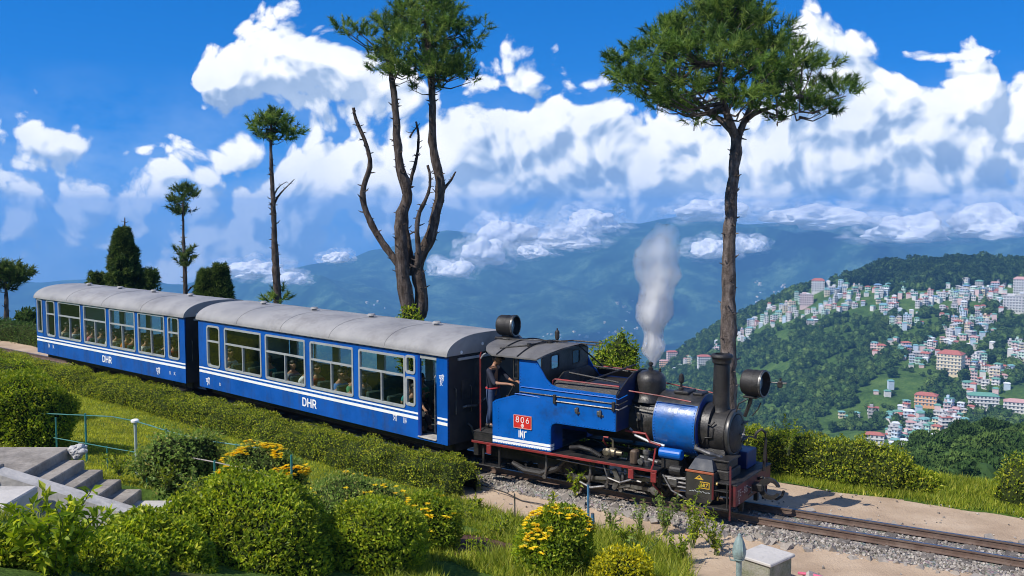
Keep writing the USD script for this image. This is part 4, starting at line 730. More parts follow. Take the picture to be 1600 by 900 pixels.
P('brake_hose', MB().tube([(3.53, .2, .52), (3.62, .2, .56), (3.66, .2, .48), (3.62, .2, .3), (3.64, .2, .16)], .03, 8), SOOT)
P('coupling', MB().box(3.5, 3.72, -.10, .10, .36, .5, .02).poly(sg.Point(0, 0).buffer(.2).difference(sg.Point(.03, .0).buffer(.12)).difference(sg.box(.05, -.06, .4, .06)), .06, ((3.82, .03, .43), (1, 0, 0), (0, 0, 1))).tube([(3.8, .0, .28), (3.95, .05, .24), (4.02, .1, .3), (4.05, .12, .4)], .025, 7), SOOT)
P('rail_guard', MB().box(3.40, 3.48, -.42, -.34, .05, .3, .01).box(3.4, 3.48, .34, .42, .05, .3, .01), SOOT)
P('rear_beam', MB().box(-2.2, -2.08, -.86, .86, .36, .66, .012), BLACK)
P('rear_coupling', MB().box(-2.34, -2.18, -.1, .1, .36, .5, .02), SOOT)
P('ash_pan', MB().box(-.9, .3, -.42, .42, .16, .62, .02), BLACK)
P('motion_shaft', MB().rod((1.3, -.8, .62), (1.3, .8, .62), .03), SOOT); P('brake_shaft', MB().rod((-1.0, -.7, .3), (-1.0, .7, .3), .03), SOOT)
# ---------------------------------------------------------------- track
RNG = np.random.default_rng(7)
RAILM = mat('rusty_rail', (.13, .085, .065), .6, vary=.25, scale=6, grime=(.20, .15, .12), grime_at=.5, metallic=.2)
RAILTOP = mat('polished_rail_head', (.30, .29, .29), .3, metallic=.85, vary=.15, scale=5)
SLEEP = mat('old_sleeper', (.085, .072, .062), .85, vary=.35, scale=5, grime=(.20, .18, .16), grime_at=.5, bump=.6, bump_scale=20, rand=.25)
def sweep(sec, s0, s1, ds, tc):
    """A section (t, z) carried along the track."""
    s = np.arange(s0, s1 + ds / 2, ds); sec = np.asarray(sec, float); n = len(sec)
    xy = on_path(np.repeat(s[:, None], n, 1), tc + sec[None, :, 0]); v = np.concatenate([xy, np.repeat(sec[None, :, 1:], len(s), 0)], -1).reshape(-1, 3)
    i, j = np.meshgrid(np.arange(len(s) - 1), np.arange(n), indexing='ij'); j2 = (j + 1) % n
    f = np.stack([i * n + j, i * n + j2, (i + 1) * n + j2, (i + 1) * n + j], -1).reshape(-1, 4)
    m = trimesh.Trimesh(v, np.vstack([f[:, [0, 1, 2]], f[:, [0, 2, 3]]]), process=False)
    if m.volume < 0: m.invert()
    return m
TR = thing('railway_track', 'narrow railway track on stone ballast curving under the train', 'railway track'); stage.GetPrimAtPath(TR).SetCustomDataByKey('kind', 'structure')
FOOT = [(-.055, -.125), (-.055, -.115), (-.012, -.10), (-.012, -.04), (-.03, -.03), (-.03, -.006), (.03, -.006), (.03, -.03), (.012, -.04), (.012, -.10), (.055, -.115), (.055, -.125)]
HEAD = [(-.026, -.012), (-.026, 0), (.026, 0), (.026, -.012)]
for tc in (-.375, .375):
    r = part(TR, 'rail', sweep(FOOT, 9, 84, .25, tc), RAILM); part(r, 'rail_head', sweep(HEAD, 9, 84, .25, tc), RAILTOP)
for k, s in enumerate(np.arange(24, 80, .62)):
    s = s + RNG.normal(0, .03); c = on_path(s, 0); i = np.searchsorted(ARC, s); tx, nx = TAN[i], NEAR[i]
    M = np.eye(4); a = RNG.normal(0, .02); M[:2, 0] = nx * math.cos(a) + tx * math.sin(a); M[:2, 1] = [-M[1, 0], M[0, 0]]; M[:2, 3] = c
    b = MB().box(-.66, .66, -.10, .10, -.24, -.128, .015, M); part(TR, 'sleeper', b, SLEEP)
    if s > 55:
        for tc in (-.375, .375):
            for o in (-.075, .075): b2 = None
        b2 = MB()
        for tc in (-.375, .375):
            for o in (-.07, .07): b2.box(tc + o - .02, tc + o + .02, -.03, .03, -.13, -.10, .006, M)
        part(TR, 'rail_chair', b2, RAILM, kind='stuff')
def island(g, stops): return g.ramp(g.n('attribute', attribute='tone'), stops)
def stone_mat():
    g = NG(); p = g.n('geometry'); c = g.n('mix', mix_type='multiply', fac=.6, color1=island(g, [(0, (.12, .105, .09)), (.3, (.27, .24, .21)), (.7, (.40, .36, .315)), (1, (.52, .475, .42))]), color2=g.ramp(g.noise(p, 30., 4), [(.3, (.5, .5, .5)), (.7, (1., 1., 1.))]))
    return g.done('ballast_stone', g.n('principled_bsdf', base_color=c, roughness=.9, specular_ior_level=.2))
STONE = stone_mat()
def rocks(P, size, seed=0):
    """One rough stone at every point: a cube with its corners pushed about."""
    r = np.random.default_rng(seed); n = len(P); base = np.array([[x, y, z] for x in (-1, 1) for y in (-1, 1) for z in (-1, 1)], float) * .5
    F = trimesh.creation.box([1, 1, 1]).faces; bv = trimesh.creation.box([1, 1, 1]).vertices
    v = bv[None] * (1 + r.uniform(-.45, .25, (n, 8, 3))); v *= r.uniform(.6, 1.2, (n, 1, 3))
    q = r.normal(size=(n, 4)); q /= np.linalg.norm(q, axis=1, keepdims=True); w, x, y, z = q.T
    R = np.stack([1 - 2 * (y * y + z * z), 2 * (x * y - z * w), 2 * (x * z + y * w), 2 * (x * y + z * w), 1 - 2 * (x * x + z * z), 2 * (y * z - x * w), 2 * (x * z - y * w), 2 * (y * z + x * w), 1 - 2 * (x * x + y * y)], -1).reshape(-1, 3, 3)
    v = np.einsum('nij,nkj->nki', R, v) * np.broadcast_to(size, (n,))[:, None, None] + P[:, None]
    return v.reshape(-1, 3), (F[None] + 8 * np.arange(n)[:, None, None]).reshape(-1, 3)
def bed_points(n, s0, s1, t0, t1, seed):
    r = np.random.default_rng(seed); s = r.uniform(s0, s1, n); t = r.uniform(t0, t1, n); xy = on_path(s, t)
    return np.concatenate([xy, zg_t(t)[:, None]], 1), s, t
pts, ss, tt = bed_points(26000, 55, 73, -1.0, 1.0, 3); keep = (np.abs(np.abs(tt) - .375) > .07) & ((np.abs(tt) > .3) | (RNG.random(len(tt)) < .55))
pts = pts[keep]; part('/World/track_bed', 'ballast_stones', rocks(pts + [0, 0, -.004], RNG.uniform(.02, .052, len(pts)), 5), STONE, kind='stuff', isl=8)
pts, ss, tt = bed_points(1400, 30, 55, .8, 1.05, 4); part('/World/track_bed', 'ballast_stones', rocks(pts, RNG.uniform(.03, .07, len(pts)), 6), STONE, kind='stuff', isl=8)
for k in range(150):
    s = RNG.uniform(56, 70); t = (.97 + RNG.normal(0, .07)) if RNG.random() < .72 else -.95 + RNG.normal(0, .08); xy = on_path(s, t); z = float(zg_t(t))
    part('/World/track_bed', 'stone', rocks(np.array([[*xy, z + .005]]), RNG.uniform(.08, .15), 100 + k), STONE, isl=8)
pts, ss, tt = bed_points(900, 55, 72, -4.2, 3.0, 9); keep = (np.abs(tt) > 1.2); pts = pts[keep]
part('/World/sand_path', 'pebbles', rocks(pts, RNG.uniform(.015, .045, len(pts)), 8), STONE, kind='stuff', isl=8)

# ---------------------------------------------------------------- leaves, grass
def leaf_mat(name, stops, trans=.42, rough=.5, spec=.3):
    g = NG(); p = g.n('geometry'); c = island(g, stops); c = g.n('hsv', color=c, hue=.5, saturation=1., value=g.n('map_range', value=g.noise(p, 1.7, 3), from_min=.3, from_max=.7, to_min=.72, to_max=1.22))
    a = g.n('principled_bsdf', base_color=c, roughness=rough, specular_ior_level=spec)
    return g.done(name, g.n('mix_closure', fac=trans, closure1=a, closure2=g.n('translucent_bsdf', color=g.n('hsv', color=c, hue=.49, saturation=1.05, value=1.35))))
def leaves(P, D, N, L, W, fold=.25):
    """Folded kite-shaped leaves at P, pointing along D, facing N."""
    n = len(P); L = np.broadcast_to(L, (n,))[:, None]; W = np.broadcast_to(W, (n,))[:, None]
    D = D / np.linalg.norm(D, axis=1, keepdims=True); S = np.cross(D, N); S /= np.linalg.norm(S, axis=1, keepdims=True) + 1e-9; N = np.cross(S, D)
    v = np.stack([P, P + D * L * .45 + S * W / 2 + N * W * fold, P + D * L - N * L * .12, P + D * L * .45 - S * W / 2 + N * W * fold], 1).reshape(-1, 3)
    f = (np.array([[0, 1, 2], [0, 2, 3]])[None] + 4 * np.arange(n)[:, None, None]).reshape(-1, 3); return v, f
def unit(n, rng): q = rng.normal(size=(n, 3)); return q / np.linalg.norm(q, axis=1, keepdims=True)
def blob(c, r, seed, amp=.22, sc=1.6, sub=4, flat=0.):
    """An uneven mound: the core of a bush."""
    m = trimesh.creation.icosphere(sub); d = m.vertices.copy(); r = np.asarray(r, float); p = d * r
    k = 1 + amp * 2 * (meshkit.fbm(p * sc + seed * 5.1, 4, seed) - .5) * 1.6
    p = d * r * k[:, None]
    if flat: p[:, 2] = np.where(p[:, 2] > 0, p[:, 2] * (1 - flat * 0), p[:, 2])
    return trimesh.Trimesh(p + np.asarray(c, float), m.faces, process=False)
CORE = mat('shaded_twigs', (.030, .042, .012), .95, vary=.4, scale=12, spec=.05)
def clothe(core, n, L, seed, up=.35, rnd=.8, depth=.10, zmin=None, ratio=.5):
    rng = np.random.default_rng(seed); P, fi = trimesh.sample.sample_surface(core, n, seed=seed); Nn = core.face_normals[fi]
    if zmin is not None: k = P[:, 2] > zmin; P, Nn = P[k], Nn[k]
    n = len(P); cl = meshkit.noise(P * 5.5 + seed, seed); P = P + Nn * (rng.uniform(-depth, depth * .5, n) + (cl - .5) * depth * 1.6)[:, None]
    D = Nn * .6 + unit(n, rng) * rnd + [0, 0, up]; N = Nn * .8 + unit(n, rng) * .6 + [0, 0, .5]
    l = L * rng.uniform(.6, 1.25, n); return leaves(P, D, N, l, l * ratio)
def shrink(core, k): c = core.copy(); c.vertices = c.vertices - c.vertex_normals * k; return c
LEAF_HEDGE = leaf_mat('hedge_leaves', [(0, (0.08777, 0.1329, 0.01027)), (.35, (0.1796, 0.2515, 0.01713)), (.7, (0.3396, 0.3982, 0.02738)), (1, (0.5996, 0.5619, 0.05136))])
LEAF_BUSH = leaf_mat('bush_leaves', [(0, (0.08043, 0.1329, 0.01027)), (.35, (0.1878, 0.2801, 0.01713)), (.75, (0.3805, 0.4573, 0.02738)), (1, (0.6, 0.6, 0.05136))])
LEAF_LIME = leaf_mat('lime_leaves', [(0, (0.07762, 0.1391, 0.009315)), (.4, (0.1713, 0.2645, 0.01552)), (.8, (0.3415, 0.4197, 0.02484)), (1, (0.5278, 0.5278, 0.04657))])
LEAF_YEL = leaf_mat('yellow_shrub_leaves', [(0, (0.135, 0.176, 0.0081)), (.4, (0.405, 0.405, 0.0135)), (.8, (0.702, 0.621, 0.0216)), (1, (0.75, 0.675, 0.0405))])
LEAF_DULL = leaf_mat('dull_shrub_leaves', [(0, (0.1013, 0.1511, 0.02817)), (.4, (0.1736, 0.2857, 0.05037)), (.8, (0.2893, 0.4027, 0.0805)), (1, (0.4629, 0.4027, 0.1207))])
LEAF_DARK = leaf_mat('dark_leaves', [(0, (0.021, 0.0525, 0.0105)), (.4, (0.0438, 0.0963, 0.0175)), (.8, (0.0788, 0.149, 0.028)), (1, (0.158, 0.228, 0.0438))])
FLOWER = leaf_mat('yellow_petals', [(0, (.74, .42, .01)), (.4, (.84, .62, .02)), (1, (.9, .76, .04))], .3)
GRASSM = leaf_mat('grass_blades', [(0, (0.1026, 0.1518, 0.01304)), (.4, (0.2224, 0.2919, 0.02282)), (.8, (0.3761, 0.4169, 0.03586)), (1, (0.6, 0.5568, 0.09781))], .35)
LAWNM = leaf_mat('lawn_blades', [(0, (0.2183, 0.2441, 0.0163)), (.4, (0.3967, 0.4292, 0.02934)), (.8, (0.595, 0.5722, 0.04564)), (1, (0.6, 0.6, 0.09781))], .35)

def flowers(P, seed, size=.05):
    rng = np.random.default_rng(seed); out = MB()
    for k in range(6):
        a = rng.uniform(0, 6.28, len(P)) * 0 + k * math.pi / 3; D = np.stack([np.cos(a), np.sin(a), rng.uniform(.1, .6, len(P))], 1)
        out.add(*leaves(P, D, np.tile([0, 0, 1.], (len(P), 1)), size, size * .7))
    return out
def bush(name, label, u0, u1, vt, y, n, L, leafm, zb=None, depth=None, seed=1, flow=0, category='bush', group=None, amp=.22, depth_=.10, **kw):
    xc = (u0 + u1) / 2; p = at_depth(xc, vt, y); hw = (u1 - u0) / 2 * y / FOCAL; zt = p[2]; g = float(zg([p[0], y])[0]) - .1 if zb is None else zb
    dp = depth or hw * .8; rz = (zt - g) * .62; c = np.array([p[0], y, zt - rz * .98]); core = blob(c, (hw * .95, dp, rz), seed, amp=amp)
    t = thing(name, label, category, group=group)
    part(t, 'twigs', shrink(core, .07), CORE, smooth=True)
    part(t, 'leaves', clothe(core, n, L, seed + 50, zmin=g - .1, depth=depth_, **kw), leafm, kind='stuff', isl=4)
    if flow:
        rng = np.random.default_rng(seed + 9); P, fi = trimesh.sample.sample_surface(core, flow * 14, seed=seed); Nn = core.face_normals[fi]
        k = (Nn[:, 2] > .25) & (meshkit.noise(P * 3.5, seed) > .45); P = (P + Nn * .06)[k][:flow]
        if len(P): part(t, 'flowers', flowers(P, seed, .058), FLOWER, kind='stuff', isl=4)
    return t
def hedge(label, s0, s1, tc, hw, h, n, L, leafm, seed, zb=None, taper=(.0, .0), name='hedge'):
    s = np.arange(s0, s1 + .01, .14); a = np.linspace(-.15, math.pi + .15, 22); ca, sa = np.cos(a), np.sin(a)
    zb = float(zg_t(tc)) if zb is None else zb
    prof_t = np.sign(ca) * np.abs(ca) ** .45 * hw; prof_z = np.sign(sa) * np.abs(sa) ** .5 * h
    e = np.minimum(1, np.minimum((s - s0) / .35 + .12, (s1 - s) / .35 + .12)) ** .5
    hh = np.interp(s, [s0, s0 + 1.2, s1 - 1.2, s1], [1 - taper[0], 1, 1, 1 - taper[1]])
    t = tc + prof_t[None] * e[:, None]; z = zb + prof_z[None] * (e * hh)[:, None]
    xy = on_path(np.repeat(s[:, None], 22, 1), t); v = np.concatenate([xy, z[..., None]], -1)
    m = trimesh.Trimesh(v.reshape(-1, 3), np.vstack([q := grid_faces(len(s), 22)[:, [0, 1, 2]], grid_faces(len(s), 22)[:, [0, 2, 3]]]), process=False)
    if m.face_normals[:, 2].mean() < 0: m.invert()
    m.vertices = m.vertices + m.vertex_normals * ((meshkit.fbm(m.vertices * 2.2, 4, seed) - .5) * .34 + (meshkit.fbm(m.vertices * 5.5, 2, seed + 2) - .5) * .2)[:, None]
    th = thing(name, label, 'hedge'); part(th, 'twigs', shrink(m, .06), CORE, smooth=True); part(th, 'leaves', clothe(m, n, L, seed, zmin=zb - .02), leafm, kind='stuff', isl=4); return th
hedge('long clipped green hedge running beside the near side of the carriages', 26, 57.4, 1.60, .42, .64, 90000, .048, LEAF_HEDGE, 11)
hedge('clipped hedge on the valley side ahead of the engine', 58.5, 65.0, -3.75, .52, .84, 17000, .065, LEAF_HEDGE, 12, taper=(0, .35))
hedge('short clipped hedge at the right edge behind the rails', 66.3, 73, -3.9, .6, .80, 11000, .065, LEAF_HEDGE, 13)
hedge('dark hedge beyond the track at the far left', 14, 31, -2.6, .45, .75, 9000, .10, LEAF_DARK, 14)
bush('bush', 'low ragged bush between the two valley-side hedges', 1395, 1475, 738, 19.3, 2600, .07, LEAF_HEDGE, seed=15)
bush('bush', 'bright green bush behind the coal bunker of the engine', 893, 1022, 540, 23.2, 10000, .085, LEAF_LIME, zb=-.2, depth=.8, seed=16, amp=.34, depth_=.18)
bush('bush', 'large round sunlit bush at the left edge behind the wire fence', -62, 116, 588, 20.2, 24000, .066, LEAF_LIME, seed=17, depth=1.0)
bush('bush', 'flat pale bush behind the large round bush at the left edge', -90, 84, 566, 24.8, 7000, .07, LEAF_LIME, seed=18, depth=.9)
bush('shrub', 'tangled shrub with brownish top behind the white-capped fence post', 216, 346, 678, 17.6, 7500, .075, LEAF_DULL, seed=19, category='shrub', depth=.7, amp=.5, rnd=1.1, depth_=.2)
bush('bush', 'biggest rounded bush in the foreground, left of the middle', 278, 530, 748, 12.6, 34000, .062, LEAF_BUSH, seed=20, depth=1.0, zb=.2)
bush('bush', 'rounded bush touching the right side of the biggest foreground bush', 516, 672, 782, 13.1, 19000, .058, LEAF_BUSH, seed=21, depth=.75)
bush('bush', 'yellowish bush with orange flowers at the end of the long hedge', 618, 724, 772, 14.9, 9500, .055, LEAF_LIME, seed=22, flow=40)
bush('bush', 'flowering bush with clusters of yellow blossom in front of the blue stake', 802, 926, 800, 13.9, 12000, .066, LEAF_LIME, seed=23, flow=120, depth=.55)
bush('bush', 'low bright yellow bush at the bottom edge', 926, 1022, 862, 13.2, 5000, .06, LEAF_YEL, seed=24, zb=.0)
bush('bush', 'leafy bush at the bottom edge below the steps', 128, 335, 812, 11.2, 24000, .068, LEAF_BUSH, seed=25, zb=.8, depth=.6)
bush('bush', 'dark leafy bush in the bottom left corner', -70, 78, 830, 9.6, 17000, .068, LEAF_BUSH, seed=26, zb=1.4)
bush('bush', 'low leafy bush at the bottom edge between the corner bush and the leafy one', 20, 250, 856, 10.2, 15000, .068, LEAF_BUSH, seed=29, zb=1.35, depth=.55)
bush('bush', 'dim leafy bush filling the gap left of the biggest foreground bush', 225, 340, 800, 12.2, 9000, .066, LEAF_BUSH, seed=30, zb=.5, depth=.6)
bush('flower_bed', 'marigold bed with yellow and orange blooms along the lower fence wire', 340, 484, 700, 17.4, 5500, .06, LEAF_DULL, seed=27, flow=320, category='flower bed', depth=.5)
bush('flower_bed', 'low bed of brownish green plants with a few orange flowers beside the lawn', 470, 640, 748, 16.6, 6500, .06, LEAF_DULL, seed=28, flow=30, category='flower bed', depth=.6)

def blades(P, h, w, seed, lean=.35):
    rng = np.random.default_rng(seed); n = len(P); a = rng.uniform(0, 6.28, n); h = h * rng.uniform(.5, 1.3, n)
    S = np.stack([np.cos(a), np.sin(a), 0 * a], 1) * w / 2; T = np.stack([rng.normal(0, lean, n), rng.normal(0, lean, n), np.ones(n)], 1) * h[:, None]
    v = np.stack([P - S, P + S, P + T], 1).reshape(-1, 3); return v, np.arange(3 * n).reshape(-1, 3)
def on_garden(n, s0, s1, t0, t1, seed, keep=None):
    r = np.random.default_rng(seed); s = r.uniform(s0, s1, n); t = r.uniform(t0, t1, n); k = t > garden_edge(s) + r.normal(0, .12, n) if t0 > 0 else t < verge_edge(s) - np.abs(r.normal(0, .12, n))
    if keep is not None: k &= keep(s, t)
    s, t = s[k], t[k]; xy = on_path(s, t); z = zg_t(t) + .02 * (meshkit.fbm(np.concatenate([xy * 1.5, 0 * xy[:, :1]], -1), 4, 3) - .5) * 2
    return np.concatenate([xy, z[:, None] - .01], 1)
def off_steps(p): return ~((p[:, 0] < -5.3) & (p[:, 0] > -10.6) & (p[:, 1] > 12.8) & (p[:, 1] < 17.05))
def bare(s, t): return np.hypot((s - 59.6) / 1.0, (t - 4.4) / .7) > 1
P_ = on_garden(170000, 33, 57.5, 1.9, 7.2, 31); P_ = P_[off_steps(P_)]; tag(stage.GetPrimAtPath(part('/World', 'lawn', blades(P_, .055, .016, 1), LAWNM, isl=3)), 'mown sunlit lawn between the hedge and the wire fence', 'lawn', kind='stuff')
P_ = on_garden(60000, 56.5, 62.8, 1.9, 7.5, 32, lambda s, t: bare(s, t) & (meshkit.noise(np.stack([s * 1.7, t * 1.7, 0 * s], -1), 3) > .3)); tag(stage.GetPrimAtPath(part('/World', 'rough_grass', blades(P_, .13, .02, 2, .5), GRASSM, isl=3)), 'rough grass and weeds of the bank between the bushes and the path', 'grass', kind='stuff')
P_ = on_garden(16000, 60.2, 63.5, 1.9, 5.5, 36); tag(stage.GetPrimAtPath(part('/World', 'tall_grass', blades(P_, .26, .02, 6, .45), GRASSM, isl=3)), 'tall grass in front of the path left of the post lamp', 'grass', kind='stuff')
P_ = on_garden(60000, 58.5, 73, -5.2, -2.6, 33); tag(stage.GetPrimAtPath(part('/World', 'verge_grass', blades(P_, .12, .018, 3), GRASSM, isl=3)), 'green grass verge between the sand and the valley-side hedges', 'grass', kind='stuff')
P_ = on_garden(26000, 48, 57, 7.0, 11, 34); P_ = P_[off_steps(P_)]; tag(stage.GetPrimAtPath(part('/World', 'bank_grass', blades(P_, .12, .02, 4, .5), GRASSM, isl=3)), 'long grass around the concrete steps', 'grass', kind='stuff')
P_ = on_garden(16000, 20, 45, -6, -2.4, 35); tag(stage.GetPrimAtPath(part('/World', 'far_verge_grass', blades(P_, .15, .03, 5), GRASSM, isl=3)), 'grass on the far side of the track at the left', 'grass', kind='stuff')
def weed(name, label, u, v, h, n, leafm, seed, spread=.25, L=.06, category='weed', pt=None):
    """A loose plant: thin branching stems with leaves along them."""
    rng = np.random.default_rng(seed); b = ground(u, v) if pt is None else pt; t = thing(name, label, category); st_ = MB(); P, D = [], []
    for k in range(n):
        a = rng.uniform(0, 6.28); r = spread * rng.uniform(.2, 1); hh = h * rng.uniform(.6, 1.05); q = np.array([b + [r * f ** 1.4 * math.cos(a) + rng.normal(0, .02), r * f ** 1.4 * math.sin(a) + rng.normal(0, .02), hh * f] for f in np.linspace(0, 1, 6)])
        st_.tube(q, np.linspace(.009, .004, 6), 5)
        for f in np.linspace(.25, 1, max(int(hh / .05), 4)):
            i = min(int(f * 5), 4); p = q[i] * (1 - (f * 5 - i)) + q[min(i + 1, 5)] * (f * 5 - i)
            for _ in range(3): P.append(p); D.append(unit(1, rng)[0] + [0, 0, .35])
    part(t, 'stem', st_, mat('weed_stem', (.10, .12, .04), .8), kind='stuff'); P, D = np.array(P), np.array(D); l = L * rng.uniform(.6, 1.3, len(P))
    part(t, 'leaves', leaves(P, D, unit(len(P), rng) + [0, 0, 1.2], l, l * .42), leafm, kind='stuff', isl=4); return t
weed('tall_weed', 'tall straggly weed in front of the cylinder of the engine', 1082, 856, 1.0, 11, LEAF_BUSH, 41, .35, .07)
weed('tall_weed', 'small pale weed left of the tall straggly weed', 1000, 840, .65, 8, LEAF_DULL, 42, .3, .06)
weed('tall_weed', 'low grey-green weed right of the blue stake', 955, 832, .5, 8, LEAF_DULL, 43, .25, .06)
weed('tall_weed', 'yellow-leaved sapling against the wheels of the engine', 898, 778, .62, 5, LEAF_LIME, 44, .22, .11)
weed('tall_weed', 'single weed beside the path right of the hedge end', 862, 806, .42, 3, LEAF_BUSH, 45, .12, .08)
weed('tall_weed', 'spiky weed between the hedge end and the thin stake', 745, 800, .35, 5, LEAF_BUSH, 46, .2, .08)
weed('broadleaf_shrub', 'loose broad-leaved shrub with yellowing tips in front of the steps', 88, 900, 1.0, 22, LEAF_BUSH, 47, .5, .13, 'shrub', pt=np.array([*at_depth(88, 900, 9.4)[:2], 1.62]))
for k, (u, v, h, m_, lab) in enumerate(((1040, 835, .7, LEAF_DULL, 'thin pale weed between the small and the tall straggly weed'), (1120, 868, .6, LEAF_BUSH, 'leafy weed right of the foot of the tall straggly weed'), (975, 858, .5, LEAF_BUSH, 'bushy weed above the low bright yellow bush'), (1060, 880, .5, LEAF_LIME, 'pale green weed at the lower edge left of the post lamp'), (780, 840, .4, LEAF_BUSH, 'small weed left of the flowering bush'), (745, 870, .35, LEAF_LIME, 'pale weed on the reddish soil'), (1000, 880, .45, LEAF_DULL, 'dull weed right of the bright yellow bush'), (735, 815, .4, LEAF_BUSH, 'weed below the end of the long hedge'))): weed('weed', lab, u, v, h, 9, m_, 70 + k, .32, .075)
weed('creeper', 'yellow-flowered creeper on top of the hedge ahead of the engine', 1230, 700, .75, 9, LEAF_LIME, 48, .5, .07, 'creeper', pt=np.array([*at_depth(1232, 700, 19.9)[:2], .3]))
for k, (u, v) in enumerate(((322, 700), (352, 705))): weed('spiky_plant', ('taller', 'shorter')[k] + ' dark spiky plant under the fence wire', u, v + 25, .55 - .2 * k, 5, LEAF_DARK, 49 + k, .12, .12, 'plant', pt=np.array([*at_depth(u, v + 20, 18.2)[:2], .15]))
# ---------------------------------------------------------------- pines with bare trunks on the valley side
def bark_mat(name, c1, c2):
    g = NG(); p = g.n('texture_coordinate', out='object'); n1 = g.noise(g.v('multiply', p, (1., 1., .35)), 9., 6, .65); n2 = g.noise(p, 30., 4)
    c = g.ramp(n1, [(.32, tuple(np.array(c1) * .35)), (.5, c1), (.68, c2)])
    return g.done(name, g.n('principled_bsdf', base_color=c, roughness=.92, specular_ior_level=.1, normal=g.n('bump', height=g.m('add', n1, g.m('multiply', n2, .5)), strength=1., distance=.06)))
BARK = bark_mat('pine_bark', (.085, .066, .054), (.17, .14, .12)); BARK2 = bark_mat('pale_pine_bark', (.13, .105, .09), (.25, .21, .185))
NEEDLE = leaf_mat('pine_needles', [(0, (.030, .066, .013)), (.4, (.078, .150, .026)), (.75, (.155, .250, .042)), (1, (.28, .36, .075))], .45)
NEEDLE_D = leaf_mat('dark_conifer_needles', [(0, (.026, .056, .012)), (.5, (.062, .11, .022)), (1, (.14, .19, .04))], .35)
def limb(b, q, r0, r1, seed, n=9, wob_=.03):
    """A tapering, slightly crooked limb through the given points."""
    q = np.asarray(q, float); d = np.concatenate([[0], np.cumsum(np.linalg.norm(np.diff(q, axis=0), axis=1))]); k = max(int(d[-1] / .18), 4)
    u = np.linspace(0, d[-1], k); p = np.stack([CubicSpline(d, q[:, i])(u) if len(q) > 2 else np.interp(u, d, q[:, i]) for i in range(3)], 1)
    rng = np.random.default_rng(seed); p[1:-1] += rng.normal(0, wob_ * (r0 + r1) / 2 * 2, (k - 2, 3)) * [1, 1, .2]
    r = np.linspace(r0, r1, k) * (1 + rng.normal(0, .07, k)); b.tube(p, r, n); return p, r
def stubs(b, p, r, n, seed, lmin=.06, lmax=.22, lo=.05):
    rng = np.random.default_rng(seed)
    for _ in range(n):
        i = rng.integers(int(len(p) * lo), len(p) - 1); a = rng.uniform(0, 6.28); d = np.array([math.cos(a), math.sin(a), rng.uniform(-.1, .5)]); L = r[i] + rng.uniform(lmin, lmax) * (.45 if r[i] > .1 else .7)
        b.tube([p[i] + d * r[i] * .5, p[i] + d * L * .6, p[i] + d * L + [0, 0, rng.uniform(-.03, .05)]], [min(r[i] * .32, .03), min(r[i] * .2, .018) + .004, .007], 5)
        if rng.random() < .5: b.lathe([(.001, -.3), (1, -.15), (1.1, .1), (.001, .3)], p[i], d, 6) if False else None
def shoots(P, D, seed, n_need=44, L=.17, twig=.28, w=.02):
    """Brushes of needles: every shoot is a short twig set with needles that point forward and out."""
    rng = np.random.default_rng(seed); n = len(P); D = D / np.linalg.norm(D, axis=1, keepdims=True)
    f = rng.uniform(0, 1, (n, n_need)); base = P[:, None] + D[:, None] * (f * twig)[..., None]; dirn = D[:, None] * rng.uniform(.35, 1., (n, n_need))[..., None] + rng.normal(0, .55, (n, n_need, 3)); dirn /= np.linalg.norm(dirn, axis=2, keepdims=True)
    tip = base + dirn * (L * rng.uniform(.7, 1.2, (n, n_need)))[..., None]; side = np.cross(dirn, rng.normal(size=(n, n_need, 3))); side /= np.linalg.norm(side, axis=2, keepdims=True) + 1e-9
    v = np.stack([base - side * w / 2, base + side * w / 2, tip], 2).reshape(-1, 3); return v, np.arange(len(v)).reshape(-1, 3)
def pads(C, R, n_per, seed, up=.55, flat=.5):
    """Shoot positions over clumps: C centres, R radii."""
    rng = np.random.default_rng(seed); P, D = [], []
    for c, r in zip(C, R):
        m = max(int(n_per * r * r / .16), 5); d = unit(m, rng); d[:, 2] = np.abs(d[:, 2]) * .9 - .25 * (rng.random(m) < .3); q = c + d * [r, r, r * flat] * rng.uniform(.55, 1.0, (m, 1))
        P.append(q); D.append(d * [1, 1, .5] + [0, 0, up] + rng.normal(0, .22, (m, 3)))
    return np.vstack(P), np.vstack(D)
